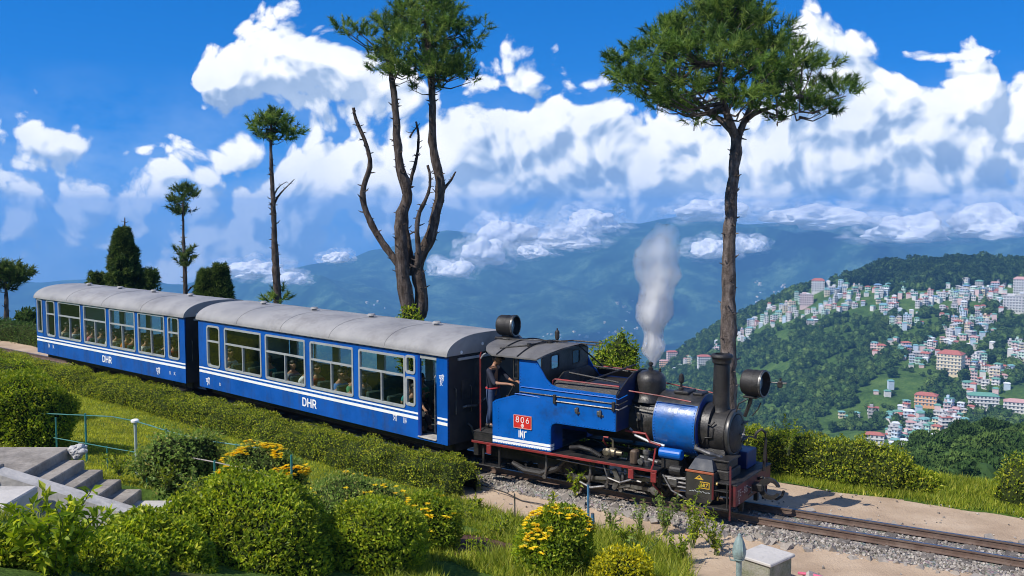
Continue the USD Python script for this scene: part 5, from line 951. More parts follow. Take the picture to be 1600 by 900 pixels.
def pine(name, label, trunks, crown_px, y, n_pads, rr, n_per, leafm=NEEDLE, depth=1.0, seed=1, bark=BARK, n_need=40, L=.17, wn=.02, limbs=None, extra=None, category='tree', thin=.5, n_stub=30, hub=None, flat=.5):
    """trunks: lists of (u, v, depth offset) with radii; crown_px: outline of the crown as (row, left, right)."""
    t = thing(name, label, category); rng = np.random.default_rng(seed); main = None
    for k, (px, r0, r1) in enumerate(trunks):
        b = MB(); p, r = limb(b, [at_depth(u, v, y + dy) for u, v, dy in px], r0, r1, seed * 20 + k); stubs(b, p, r, int(n_stub * len(p) / 30) + 3, seed * 33 + k); part(t, 'trunk', b, bark, smooth=True)
        main = p if main is None else main
    if crown_px:
        rows = np.array(crown_px, float); C, R_ = [], []
        tries = 0
        while len(C) < n_pads and tries < 20000:
            tries += 1; v = rng.uniform(rows[0, 0], rows[-1, 0]); l, rt = np.interp(v, rows[:, 0], rows[:, 1]), np.interp(v, rows[:, 0], rows[:, 2]); w = (rt - l) / 2; um = (l + rt) / 2
            edge = rng.random() < .55; a = rng.uniform(0, 6.28); q = 1.0 if edge else math.sqrt(rng.random())
            u = um + w * q * math.cos(a) * .93; dy = depth * (w / max((rows[:, 2] - rows[:, 1]).max() / 2, 1)) * q * math.sin(a)
            c = at_depth(u, v, y + dy); r = rng.uniform(*rr)
            if C and np.min(np.linalg.norm((np.array(C) - c) * [1, 1, 1.5], axis=1)) < r * thin: continue
            C.append(c); R_.append(r)
        C, R_ = np.array(C), np.array(R_)
        if extra is not None:
            for u, v, dy, r in extra: C = np.vstack([C, at_depth(u, v, y + dy)]); R_ = np.append(R_, r)
        tops = np.vstack([at_depth(*q[:2], y + q[2]) for q in (hub or [trunks[0][0][-1]])])
        b = MB()
        for i, c in enumerate(C):
            h0 = tops[np.argmin(np.linalg.norm(tops - c, axis=1))]; lo = h0 if h0[2] < c[2] else h0 + [0, 0, (c[2] - h0[2]) * 1.0 - .1]
            mid = lo * .5 + c * .5 + [0, 0, -.12 * np.linalg.norm(c[:2] - lo[:2])]; rb = .014 + .012 * np.linalg.norm(c - lo); b.tube([lo, lo * .75 + mid * .25, mid, c], [rb, rb * .9, rb * .6, .010], 5)
        part(t, 'branches', b, bark, kind='stuff')
        P, D = pads(C, R_, n_per, seed + 3, flat=flat); part(t, 'needles', shoots(P, D, seed + 5, n_need, L, .28 * L / .17, wn), leafm, kind='stuff', isl=3 * n_need)
    return t
pine('pine_tree', 'tall pine with bare straight trunk and broad flat crown behind the engine chimney',
     [([(1140, 690, 0), (1138, 560, 0), (1139, 440, 0), (1142, 330, 0), (1150, 225, 0), (1151, 212, 0)], .21, .12),
      ([(1150, 216, 0), (1135, 195, .2), (1112, 178, .4), (1085, 155, .6), (1060, 130, .6)], .10, .03), ([(1150, 216, 0), (1140, 190, -.2), (1128, 150, -.4), (1125, 100, -.4), (1130, 40, -.2)], .10, .03),
      ([(1151, 218, 0), (1163, 190, .1), (1175, 160, .3), (1190, 120, .4)], .09, .03), ([(1165, 188, .1), (1185, 175, 0), (1215, 165, -.3), (1250, 150, -.5)], .06, .02)],
     [(-22, 1105, 1160), (5, 1092, 1185), (25, 1085, 1190), (40, 1040, 1222), (62, 1010, 1240), (85, 975, 1262), (105, 955, 1295), (130, 960, 1322), (150, 985, 1330), (165, 1010, 1315), (178, 1040, 1290)], 22.0, 215, (.20, .36), 17, flat=.42, depth=2.4, seed=3, bark=BARK2,
     hub=[(1085, 155, .6), (1128, 150, -.4), (1190, 120, .4), (1215, 165, -.3), (1125, 100, -.4), (1130, 40, -.2), (1060, 130, .6), (1250, 150, -.5), (1150, 190, 0)], n_stub=46, thin=.8,
     extra=[(1085, 195, .3, .22), (1100, 190, -.3, .2), (1215, 190, .3, .2), (1228, 185, -.2, .18), (1290, 180, 0, .26), (1322, 150, 0, .28), (960, 100, 0, .28), (965, 130, 0, .25)])
pine('pine_tree', 'many-stemmed pine with crooked stems and two ragged crowns behind the front carriage',
     [([(642, 500, 0), (632, 450, 0), (628, 415, 0), (626, 370, 0), (629, 330, 0), (636, 312, 0), (630, 280, 0), (622, 240, 0), (618, 170, 0), (610, 110, 0), (604, 70, 0)], .22, .06),
      ([(628, 418, .1), (605, 390, .3), (578, 345, .4), (567, 296, .4), (578, 260, .3), (570, 220, .3), (552, 168, .3)], .12, .04),
      ([(650, 500, .2), (655, 440, .2), (655, 405, .2), (668, 380, .1), (680, 340, 0), (688, 290, 0), (678, 240, 0), (676, 180, 0), (672, 110, 0), (668, 60, 0), (664, 10, 0)], .20, .055),
      ([(645, 430, .3), (640, 390, .4), (634, 345, .4), (640, 290, .4), (650, 250, .4), (654, 215, .4), (650, 190, .4)], .10, .03), ([(652, 418, -.2), (652, 370, -.3), (656, 330, -.3), (668, 305, -.3), (671, 270, -.3), (668, 258, -.3)], .09, .035),
      ([(683, 318, 0), (690, 300, .1), (702, 285, .1), (712, 268, .1)], .08, .02), ([(640, 215, .4), (646, 205, .4), (656, 193, .4)], .03, .012)],
     [(-15, 650, 680), (10, 640, 705), (35, 600, 715), (55, 590, 722), (72, 580, 722), (90, 585, 738), (110, 600, 740), (122, 620, 722)], 27.0, 88, (.20, .40), 17, depth=1.8, seed=4, thin=.75,
     hub=[(604, 80, 0), (668, 60, 0), (664, 10, 0), (610, 110, 0), (672, 110, 0)], n_stub=40,
     extra=[(536, 45, 0, .30), (545, 58, .1, .26), (560, 50, 0, .3), (572, 60, 0, .3), (583, 85, 0, .3), (592, 112, 0, .24), (746, 45, 0, .3), (738, 65, 0, .32), (745, 80, 0, .3), (728, 118, 0, .26), (736, 128, 0, .18), (690, 140, 0, .22), (648, 142, 0, .18), (640, 125, 0, .2), (712, 105, 0, .3), (700, 30, 0, .3), (708, 12, 0, .2)])
pine('pine_tree', 'slim pine with small flat crown and dead side branch behind the carriages',
     [([(434, 482, 0), (432, 440, 0), (429, 380, 0), (427, 320, 0), (424, 260, 0), (423, 230, 0), (424, 195, 0)], .16, .04), ([(429, 318, 0), (440, 300, .1), (452, 288, .1), (460, 280, .1)], .05, .012), ([(428, 305, 0), (438, 290, .1), (448, 284, .1)], .035, .01)],
     [(182, 420, 430), (190, 410, 445), (200, 398, 455), (212, 398, 468), (222, 412, 440)], 36.0, 16, (.14, .24), 17, depth=1.0, seed=5, flat=.35, n_stub=44, L=.22, wn=.03, thin=.6, extra=[(396, 197, 0, .24), (404, 205, .1, .24), (462, 212, 0, .24), (452, 208, .2, .26), (445, 200, -.2, .22), (412, 215, .2, .2), (425, 186, 0, .2), (435, 192, 0, .2), (436, 470, 0, .28), (428, 472, 0, .25), (441, 458, 0, .2)])
pine('pine_tree', 'small pine with one tuft on top and one at mid trunk',
     [([(290, 462, 0), (289, 430, 0), (287, 380, 0), (286, 340, 0), (286, 310, 0)], .11, .03), ([(290, 458, 0), (296, 452, .1), (302, 446, .1)], .05, .02)],
     [(295, 283, 290), (305, 274, 298), (318, 267, 305), (330, 270, 304), (336, 282, 292)], 42.0, 14, (.16, .26), 15, depth=.8, seed=6, flat=.4, leafm=NEEDLE_D, L=.22, wn=.035, thin=.5, extra=[(281, 402, 0, .3), (294, 405, 0, .32), (288, 394, 0, .3), (284, 415, 0, .28), (293, 418, 0, .25)])
def cone_tree(name, label, u, v0, v1, w, y, n, seed, dead=None, power=.85):
    t = thing(name, label, 'tree'); rng = np.random.default_rng(seed); a, b_ = at_depth(u, v1 + 12, y), at_depth(u, v0, y); b = MB(); limb(b, [a, (a + b_) / 2, b_], .14, .04, seed)
    if dead:
        p, r = limb(b, [b_, at_depth(u + dead[0], dead[1], y)], .06, .02, seed + 1); stubs(b, p, r, 12, seed)
    part(t, 'trunk', b, BARK, smooth=True); H = np.linalg.norm(b_ - a); W = w * y / FOCAL
    f = rng.random(n) ** .8; ph = rng.uniform(0, 6.28, n); rad = W * (1 - f) ** power * (1 + .9 * (meshkit.noise(np.stack([np.cos(ph) * 2.2, np.sin(ph) * 2.2, f * 9], -1), seed) - .5)) * rng.uniform(.72, 1, n)
    P = a + np.stack([rad * np.cos(ph), rad * np.sin(ph), f * H], -1); D = np.stack([np.cos(ph), np.sin(ph), rng.uniform(.1, 1.1, n)], -1)
    part(t, 'needles', shoots(P, D, seed, 26, .17, .3, .045), NEEDLE_D, kind='stuff', isl=78)
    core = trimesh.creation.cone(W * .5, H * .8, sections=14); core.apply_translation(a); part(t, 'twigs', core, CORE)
cone_tree('conifer_tree', 'dark conical conifer with a dead bare top behind the rear carriage', 195, 362, 450, 27, 44, 1700, 61, dead=(0, 340))
cone_tree('conifer_tree', 'twin-topped young conifer behind the end of the rear carriage, its left crown', 325, 428, 480, 22, 40, 1100, 62, power=1.05)
cone_tree('conifer_tree', 'narrow young conifer right of the twin-topped one behind the rear carriage', 346, 420, 482, 15, 40, 900, 63, power=1.)
cone_tree('conifer_tree', 'tiny conifer just right of the dark conical conifer', 237, 425, 452, 7, 44, 160, 64)
cone_tree('conifer_tree', 'tiny dark conifer top just left of the dark conical conifer', 152, 430, 452, 10, 44, 200, 65)
pine('pine_tree', 'low spreading pine at the left edge beyond the hedge', [([(10, 505, 0), (10, 480, 0), (9, 450, 0), (6, 425, 0)], .14, .04)], [(418, -15, 22), (430, -20, 40), (442, -25, 48), (455, -10, 38)], 47.0, 26, (.28, .45), 12, depth=1.0, seed=8, leafm=NEEDLE_D, L=.25, wn=.045, thin=.5)
bush('bush', 'dark round bush at the far left beyond the track hedge', 22, 62, 484, 44, 1500, .16, LEAF_DARK, seed=66, zb=-.4)
bush('bush', 'leafy shoots at the foot of the many-stemmed pine', 618, 665, 478, 26.2, 1500, .10, LEAF_BUSH, seed=67, zb=1.0)
# ---------------------------------------------------------------- the town on the hill and its woods
def flat(name, c, **k): return mat(name, c, .8, vary=.08, spec=.2, scale=.6, **k)
WALLS = dict(white=flat('white_plaster', (.60, .585, .555)), cream=flat('cream_plaster', (.66, .56, .38)), pink=flat('pink_plaster', (.62, .46, .43)), blue=flat('pale_blue_plaster', (.48, .56, .63)), green=flat('pale_green_plaster', (.45, .62, .50)), orange=flat('orange_plaster', (.68, .36, .18)), grey=flat('grey_concrete', (.36, .35, .34)))
ROOFS = dict(green=flat('green_sheet_roof', (.13, .30, .23)), red=flat('red_sheet_roof', (.40, .14, .11)), blue=flat('blue_sheet_roof', (.18, .30, .44)), grey=flat('grey_flat_roof', (.40, .39, .38)), white=flat('pale_sheet_roof', (.62, .64, .66)), pink=flat('faded_pink_roof', (.50, .30, .28)), teal=flat('teal_sheet_roof', (.16, .34, .33)))
PANE = mat('dark_far_windows', (.10, .115, .13), .25, vary=.1); SLAB = WALLS['white']
def house(name, label, wall, roof, w, d, fl, pitched, loc, rz, group, single=False, fh=2.6):
    t = thing(name, label, 'house' if not single else 'building', loc, rz=rz, group=group); H = fl * fh
    part(t, 'wall', MB().box(-w / 2, w / 2, -d / 2, d / 2, -5, H, .02), WALLS[wall])
    if pitched:
        b = MB(); o = .5; hh = min(w, d) * .22; b.add(m3.Manifold.hull_points(np.array([[-w / 2 - o, -d / 2 - o, H], [w / 2 + o, -d / 2 - o, H], [-w / 2 - o, d / 2 + o, H], [w / 2 + o, d / 2 + o, H], [-w / 2 * .55, 0, H + hh], [w / 2 * .55, 0, H + hh], [-w / 2 - o, -d / 2 - o, H - .12], [w / 2 + o, d / 2 + o, H - .12], [w / 2 + o, -d / 2 - o, H - .12], [-w / 2 - o, d / 2 + o, H - .12]])))
        part(t, 'roof', b, ROOFS[roof])
    else:
        b = MB().box(-w / 2 - .3, w / 2 + .3, -d / 2 - .3, d / 2 + .3, H, H + .25, .03); part(t, 'roof', b, ROOFS[roof])
        part(t, 'stair_head', MB().box(-w * .35, -w * .02, -d * .2, d * .3, H + .25, H + 2.2, .03), WALLS[wall])
    for k in range(1, fl): part(t, 'floor_slab', MB().box(-w / 2 - .45, w / 2 + .45, -d / 2 - .6, d / 2 + .1, k * fh - .12, k * fh + .10, .02), SLAB)
    nw = max(int(w / 2.6), 2); nd = max(int(d / 3), 2); ws = MB()
    for k in range(fl):
        z = k * fh + 1.0
        for i in range(nw):
            x = -w / 2 + (i + .5) * w / nw
            if single:
                q = part(t, 'window', MB().box(x - .75, x + .75, -d / 2 - .08, -d / 2 + .1, z - .1, z + 1.45, .01), SLAB); part(q, 'pane', MB().box(x - .62, x + .62, -d / 2 - .10, -d / 2, z, z + 1.35, .005), PANE)
            else: ws.box(x - .62, x + .62, -d / 2 - .05, -d / 2 + .1, z, z + 1.4, .01)
        for i in range(nd):
            y = -d / 2 + (i + .5) * d / nd
            for s in (-1, 1):
                if single: part(t, 'window', MB().box(s * (w / 2 + .05), s * (w / 2 - .1), y - .6, y + .6, z, z + 1.35, .01), PANE)
                else: ws.box(s * (w / 2 + .05), s * (w / 2 - .1), y - .55, y + .55, z, z + 1.35, .01)
    if not single: part(t, 'windows', ws, PANE, kind='stuff')
    return t
def facing(p): return math.degrees(math.atan2(-p[0], p[1]))         # the long front looks down the hill
HOUSES = []
def big(u, v, wpx, fl, wall, roof, label, pitched=True, dfac=.6, turn=0., fh=2.9):
    p = hill_hit(u, v)
    w = wpx * p[1] / FOCAL; HOUSES.append((p[0], p[1], w * .7)); house('tall_building', label, wall, roof, w, w * dfac, fl, pitched, (p[0], p[1], p[2] + .3), facing(p) + turn, None, True, fh)
big(1278, 456, 19, 5, 'white', 'red', 'white tower block with red roof standing highest on the ridge of the town', dfac=.8)
big(1485, 585, 36, 6, 'cream', 'red', 'big cream apartment block with red roof in the middle of the hillside', dfac=.7, turn=-14, fh=3.1)
big(1586, 488, 34, 6, 'white', 'grey', 'long white building at the right edge of the town', False)
big(1593, 460, 18, 6, 'white', 'pink', 'tall white building above the long white one at the right edge', dfac=.9)
big(1100, 571, 20, 4, 'white', 'red', 'white building with red roof alone on the lower ridge behind the chimney', turn=10)
big(1366, 698, 28, 3, 'white', 'red', 'white house with red roof at the lowest corner of the town')
big(1535, 640, 44, 4, 'white', 'green', 'wide white building with green roof above the near wood', turn=8, dfac=.45)
big(1447, 634, 32, 3, 'orange', 'red', 'orange and cream villa with red roof below the meadow', turn=-8)
big(1260, 478, 20, 5, 'pink', 'grey', 'pink block below the tower block on the ridge', False)
big(1050, 562, 16, 4, 'pink', 'red', 'pink building beside the steam at the left end of the lower ridge', turn=12)
big(1037, 573, 13, 3, 'orange', 'pink', 'orange building beside the steam, lower of the two')
big(1590, 645, 40, 3, 'white', 'pink', 'white terrace house with faded pink roof at the right edge above the near wood', dfac=.5)
zones = [('on the ridge left of the tower block', [(1180, 500), (1225, 475), (1262, 460), (1262, 478), (1240, 500), (1205, 512)], 24), ('on the ridge right of the tower block', [(1290, 452), (1320, 448), (1390, 452), (1390, 470), (1340, 485), (1290, 490)], 34), ('in the lane below the tower block', [(1255, 485), (1290, 492), (1278, 515), (1268, 515)], 8),
         ('in the upper terrace at the right', [(1420, 478), (1470, 462), (1555, 458), (1600, 470), (1600, 480), (1480, 492)], 36), ('in the middle of the upper terrace', [(1375, 480), (1405, 472), (1400, 490), (1380, 492)], 8), ('under the ridge wood', [(1395, 455), (1460, 458), (1540, 440), (1575, 440), (1560, 462), (1440, 468)], 22),
         ('in the small middle group', [(1390, 510), (1430, 498), (1436, 512), (1395, 516)], 10), ('in the lane at the right', [(1485, 505), (1530, 492), (1552, 505), (1545, 540), (1500, 535)], 30), ('along the diagonal lane', [(1420, 565), (1450, 540), (1490, 515), (1500, 528), (1460, 555), (1430, 572)], 22),
         ('alone left of the meadow', [(1365, 545), (1384, 540), (1384, 552), (1366, 552)], 4), ('beside the meadow edge', [(1395, 548), (1420, 542), (1420, 552), (1400, 554)], 5), ('by the cream apartment block', [(1500, 565), (1540, 560), (1540, 582), (1510, 580)], 12), ('below the cream apartment block', [(1540, 585), (1575, 578), (1565, 610), (1515, 622), (1510, 605)], 14),
         ('at the foot of the town', [(1385, 688), (1430, 668), (1480, 640), (1510, 642), (1500, 665), (1440, 690), (1400, 705)], 40), ('at the middle right edge', [(1575, 540), (1600, 532), (1600, 570), (1578, 570)], 10), ('right of the engine chimney', [(1155, 530), (1170, 505), (1185, 502), (1178, 530), (1160, 552)], 10), ('left of the engine chimney', [(1065, 565), (1085, 558), (1120, 545), (1122, 552), (1080, 575), (1045, 585)], 9), ('left of the lower villa', [(1395, 655), (1425, 642), (1428, 655), (1400, 665)], 8), ('scattered on the wooded slope', [(1300, 640), (1380, 600), (1400, 640), (1320, 668)], 4)]
rng = np.random.default_rng(77); PROTO = {}; seen = set()
wk = ['white', 'white', 'white', 'pink', 'cream', 'blue', 'green', 'grey', 'white']; rk = ['green', 'green', 'teal', 'red', 'blue', 'grey', 'white', 'pink', 'green', 'grey']
size_w = {4.6: 'small', 6: '', 8: 'wide'}
for zone, poly, n in zones:
    n = max(int(n * .92), 3)
    pg = sg.Polygon(poly); x0, y0, x1, y1 = pg.bounds; k = tries = 0
    while k < n and tries < n * 40:
        tries += 1; u, v = rng.uniform(x0, x1), rng.uniform(y0, y1)
        if not pg.contains(sg.Point(u, v)): continue
        p = hill_hit(u, v)
        if p is None: continue
        w = float(rng.choice([4.6, 4.6, 6, 6, 8])); fl = int(rng.choice([2, 2, 2, 3, 3, 4])); pit = bool(rng.random() < .72)
        if HOUSES and (np.hypot(*(np.array([q[:2] for q in HOUSES]) - p[:2]).T) < np.array([q[2] for q in HOUSES]) + w * .36).any(): continue
        HOUSES.append((p[0], p[1], w * .5)); wall, roof = rng.choice(wk), rng.choice(rk); key = (wall, roof, w, fl, pit)
        nm = {2: 'two-storey', 3: 'three-storey', 4: 'four-storey'}[fl]; lab = f"{size_w[w]} {nm} {wall} house, {roof} {'pitched' if pit else 'flat'} roof, {zone}".strip()
        grp = f'town houses {zone}'; loc = (p[0], p[1], p[2] + .2); rz = facing(p) + rng.normal(0, 16)
        if key in PROTO: copy_of(PROTO[key], loc, rz=rz, label=lab, category='house', group=grp)
        else: PROTO[key] = house('town_house', lab, wall, roof, w, w * .8, fl, pit, loc, rz, grp)
        k += 1
# past the three hundred nearest: the crowd of small roofs between them
def hut(wall_h, w, d):
    b = MB().box(-w / 2, w / 2, -d / 2, d / 2, -3, wall_h, .02); r = MB().add(m3.Manifold.hull_points(np.array([[-w / 2 - .4, -d / 2 - .4, wall_h], [w / 2 + .4, -d / 2 - .4, wall_h], [-w / 2 - .4, d / 2 + .4, wall_h], [w / 2 + .4, d / 2 + .4, wall_h], [-w * .3, 0, wall_h + d * .25], [w * .3, 0, wall_h + d * .25]])))
    return b.mesh(), r.mesh()
HH = []
for zone, poly, n in zones:
    pg = sg.Polygon(poly).buffer(9); x0, y0, x1, y1 = pg.bounds; k = tries = 0; n = int(n * .55) + 2
    while k < n and tries < n * 30:
        tries += 1; u, v = rng.uniform(x0, x1), rng.uniform(y0, y1)
        if not pg.contains(sg.Point(u, v)): continue
        p = hill_hit(u, v)
        if p is None or (np.hypot(*(np.array([q[:2] for q in HOUSES]) - p[:2]).T) < np.array([q[2] for q in HOUSES]) + 1.6).any(): continue
        HOUSES.append((p[0], p[1], 2.0)); HH.append(p); k += 1
hk = [hut(h, w, d) for h, w, d in ((5.2, 5, 4), (3., 4, 3.6), (7.5, 4.6, 4.4))]; i_ = rng.integers(0, 3, len(HH)); a_ = np.radians([facing(p) for p in HH]) + rng.normal(0, .3, len(HH)); c_ = rng.integers(0, 4, len(HH))
for nm, ws in (('small_town_walls', 0), ('small_town_roofs', 1)):
    mats_ = [WALLS[k] for k in ('white', 'white', 'pink', 'blue')] if ws == 0 else [ROOFS[k] for k in ('green', 'white', 'red', 'teal')]
    scatter('/World', nm, [(hk[q][ws], mats_[m_]) for q in range(3) for m_ in range(4)], HH, yaw_q(a_), None, i_ * 4 + (c_ if ws == 0 else (c_ * 7 + i_) % 4), kind='stuff', label='crowd of small ' + ('pale walls' if ws == 0 else 'coloured sheet roofs') + ' filling the gaps of the hill town', category='town')
# woods: crowns of leaf clumps on the hill, on the ridge and on the near spur
def crown(seed, n=190, r=1., ll=.30):
    rng = np.random.default_rng(seed); kc = .62 if n < 300 else .46; core = blob((0, 0, .95), (kc, kc, kc * 1.15), seed, .3, 2.2, 2); C = unit(9, rng) * .55 * [1, 1, .8] + [0, 0, 1.0]; P = []
    for c in C: d = unit(n // 9, rng); d[:, 2] = np.abs(d[:, 2]) - .2; P.append(c + d * rng.uniform(.28, .46))
    P = np.vstack(P); D = (P - [0, 0, .8]) + unit(len(P), rng) * .7; m = MB(); m.add(*leaves(P, D, unit(len(P), rng) + [0, 0, 1.], ll, ll * .8)); m.add(core.vertices, core.faces); return m.mesh()
def wood_mat(name, dark, mid, light):
    g = NG(); r = g.n('object_info'); p = g.n('geometry'); c = g.ramp(g.m('add', g.m('multiply', r, .7), g.m('multiply', g.noise(p, .35, 3), .3)), [(.1, dark), (.5, mid), (.9, light)])
    return g.done(name, g.n('principled_bsdf', base_color=c, roughness=.8, specular_ior_level=.15))
W_DARK = wood_mat('dark_wood', (.014, .034, .011), (.030, .064, .018), (.06, .105, .026)); W_MID = wood_mat('mixed_wood', (.026, .056, .014), (.054, .108, .024), (.115, .18, .038))
CR = [crown(s) for s in range(5)]; CRF = [crown(s + 9, 1500, 1., .13) for s in range(4)]
def wood(name, label, n, box_, test, size, matl, seed, keep_off=True, kinds=None):
    rng = np.random.default_rng(seed); u = rng.uniform(box_[0], box_[1], n); y = rng.uniform(box_[2], box_[3], n) if False else np.sqrt(rng.uniform(box_[2] ** 2, box_[3] ** 2, n)); x = y * (u - 800) / FOCAL; z = hill_at(x, y); v = 325 + (EYE[2] - z) / y * FOCAL
    k = test(u, v, x, y, rng)
    if keep_off and HOUSES:
        hp = np.array(HOUSES); d, i = cKDTree(hp[:, :2]).query(np.stack([x, y], 1)); k &= d > hp[i, 2] + 1.5
        # leave the fronts of the houses open
        d2, i2 = cKDTree(hp[:, :2]).query(np.stack([x * (y + 9) / y, y + 9], 1)); k &= d2 > hp[i2, 2] * 1.0
    x, y, z, u = x[k], y[k], z[k], u[k]; s = size(len(x), rng, y)
    scatter('/World', name, [(c, matl) for c in (kinds or CR)], np.stack([x, y, z - .25 * s], 1), yaw_q(rng.uniform(0, 6.28, len(x))), np.stack([s, s, s * rng.uniform(.85, 1.3, len(x))], 1), kind='stuff', label=label, category='wood')
MEADOW = [sg.Polygon(q) for q in ([(1345, 612), (1400, 572), (1450, 548), (1470, 560), (1466, 590), (1482, 602), (1450, 640), (1390, 665), (1350, 682), (1340, 655)], [(1200, 640), (1215, 628), (1232, 650), (1222, 668), (1205, 665)], [(1195, 500), (1235, 505), (1250, 520), (1235, 545), (1215, 535)], [(1285, 515), (1345, 500), (1370, 512), (1330, 530), (1290, 535)], [(1480, 610), (1510, 595), (1500, 615), (1470, 630)], [(1300, 560), (1350, 540), (1330, 565), (1295, 585)], [(1225, 560), (1245, 555), (1240, 585), (1222, 590)], [(1270, 660), (1340, 640), (1330, 670), (1290, 685)], [(1400, 505), (1480, 495), (1470, 515), (1420, 535)])]
from shapely import contains_xy
def in_meadow(u, v):
    k = np.zeros(len(u), bool)
    for q in MEADOW: k |= contains_xy(q, u, v)
    return k
TOWN = [sg.Polygon(p).buffer(2) for _, p, _ in zones]
def hill_test(u, v, x, y, rng):
    nz = meshkit.noise(np.stack([x / 70 + .5 * y / 70, y / 110, 0 * x], -1), 5); t = np.zeros(len(u), bool)
    for q in TOWN: t |= contains_xy(q, u, v)
    return (~in_meadow(u, v) | (rng.random(len(u)) < .10)) & (nz > np.where(t, .60, .20)) & (y < ridge_y(u) + 20)
wood('hillside_wood', 'mixed green wood covering the slopes around the hill town', 19000, (940, 1660, 570, 1560), hill_test, lambda n, r, y: r.uniform(2.2, 5.6, n), W_MID, 81)
wood('ridge_wood', 'dark wood along the top of the ridge above the town', 2600, (1318, 1680, 1080, 1215), lambda u, v, x, y, r: (v < 446) & (meshkit.noise(np.stack([x / 40, y / 40, 0 * x], -1), 6) > .12), lambda n, r, y: r.uniform(4.5, 8.5, n), W_DARK, 82, False)
wood('near_wood', 'dark dense wood on the near spur in the right corner', 1500, (1385, 1720, 95, 330), lambda u, v, x, y, r: (y > 110) & (u > 1395 + np.abs(y - 215) * .45), lambda n, r, y: r.uniform(3.0, 5.0, n), W_MID, 83, False, CRF)
wood('valley_wood', 'dark wood in the hollow below the hedge', 2200, (900, 1650, 300, 600), lambda u, v, x, y, r: (meshkit.noise(np.stack([x / 50, y / 50, 0 * x], -1), 8) > .2), lambda n, r, y: r.uniform(3.5, 6.5, n), W_DARK, 84, False)

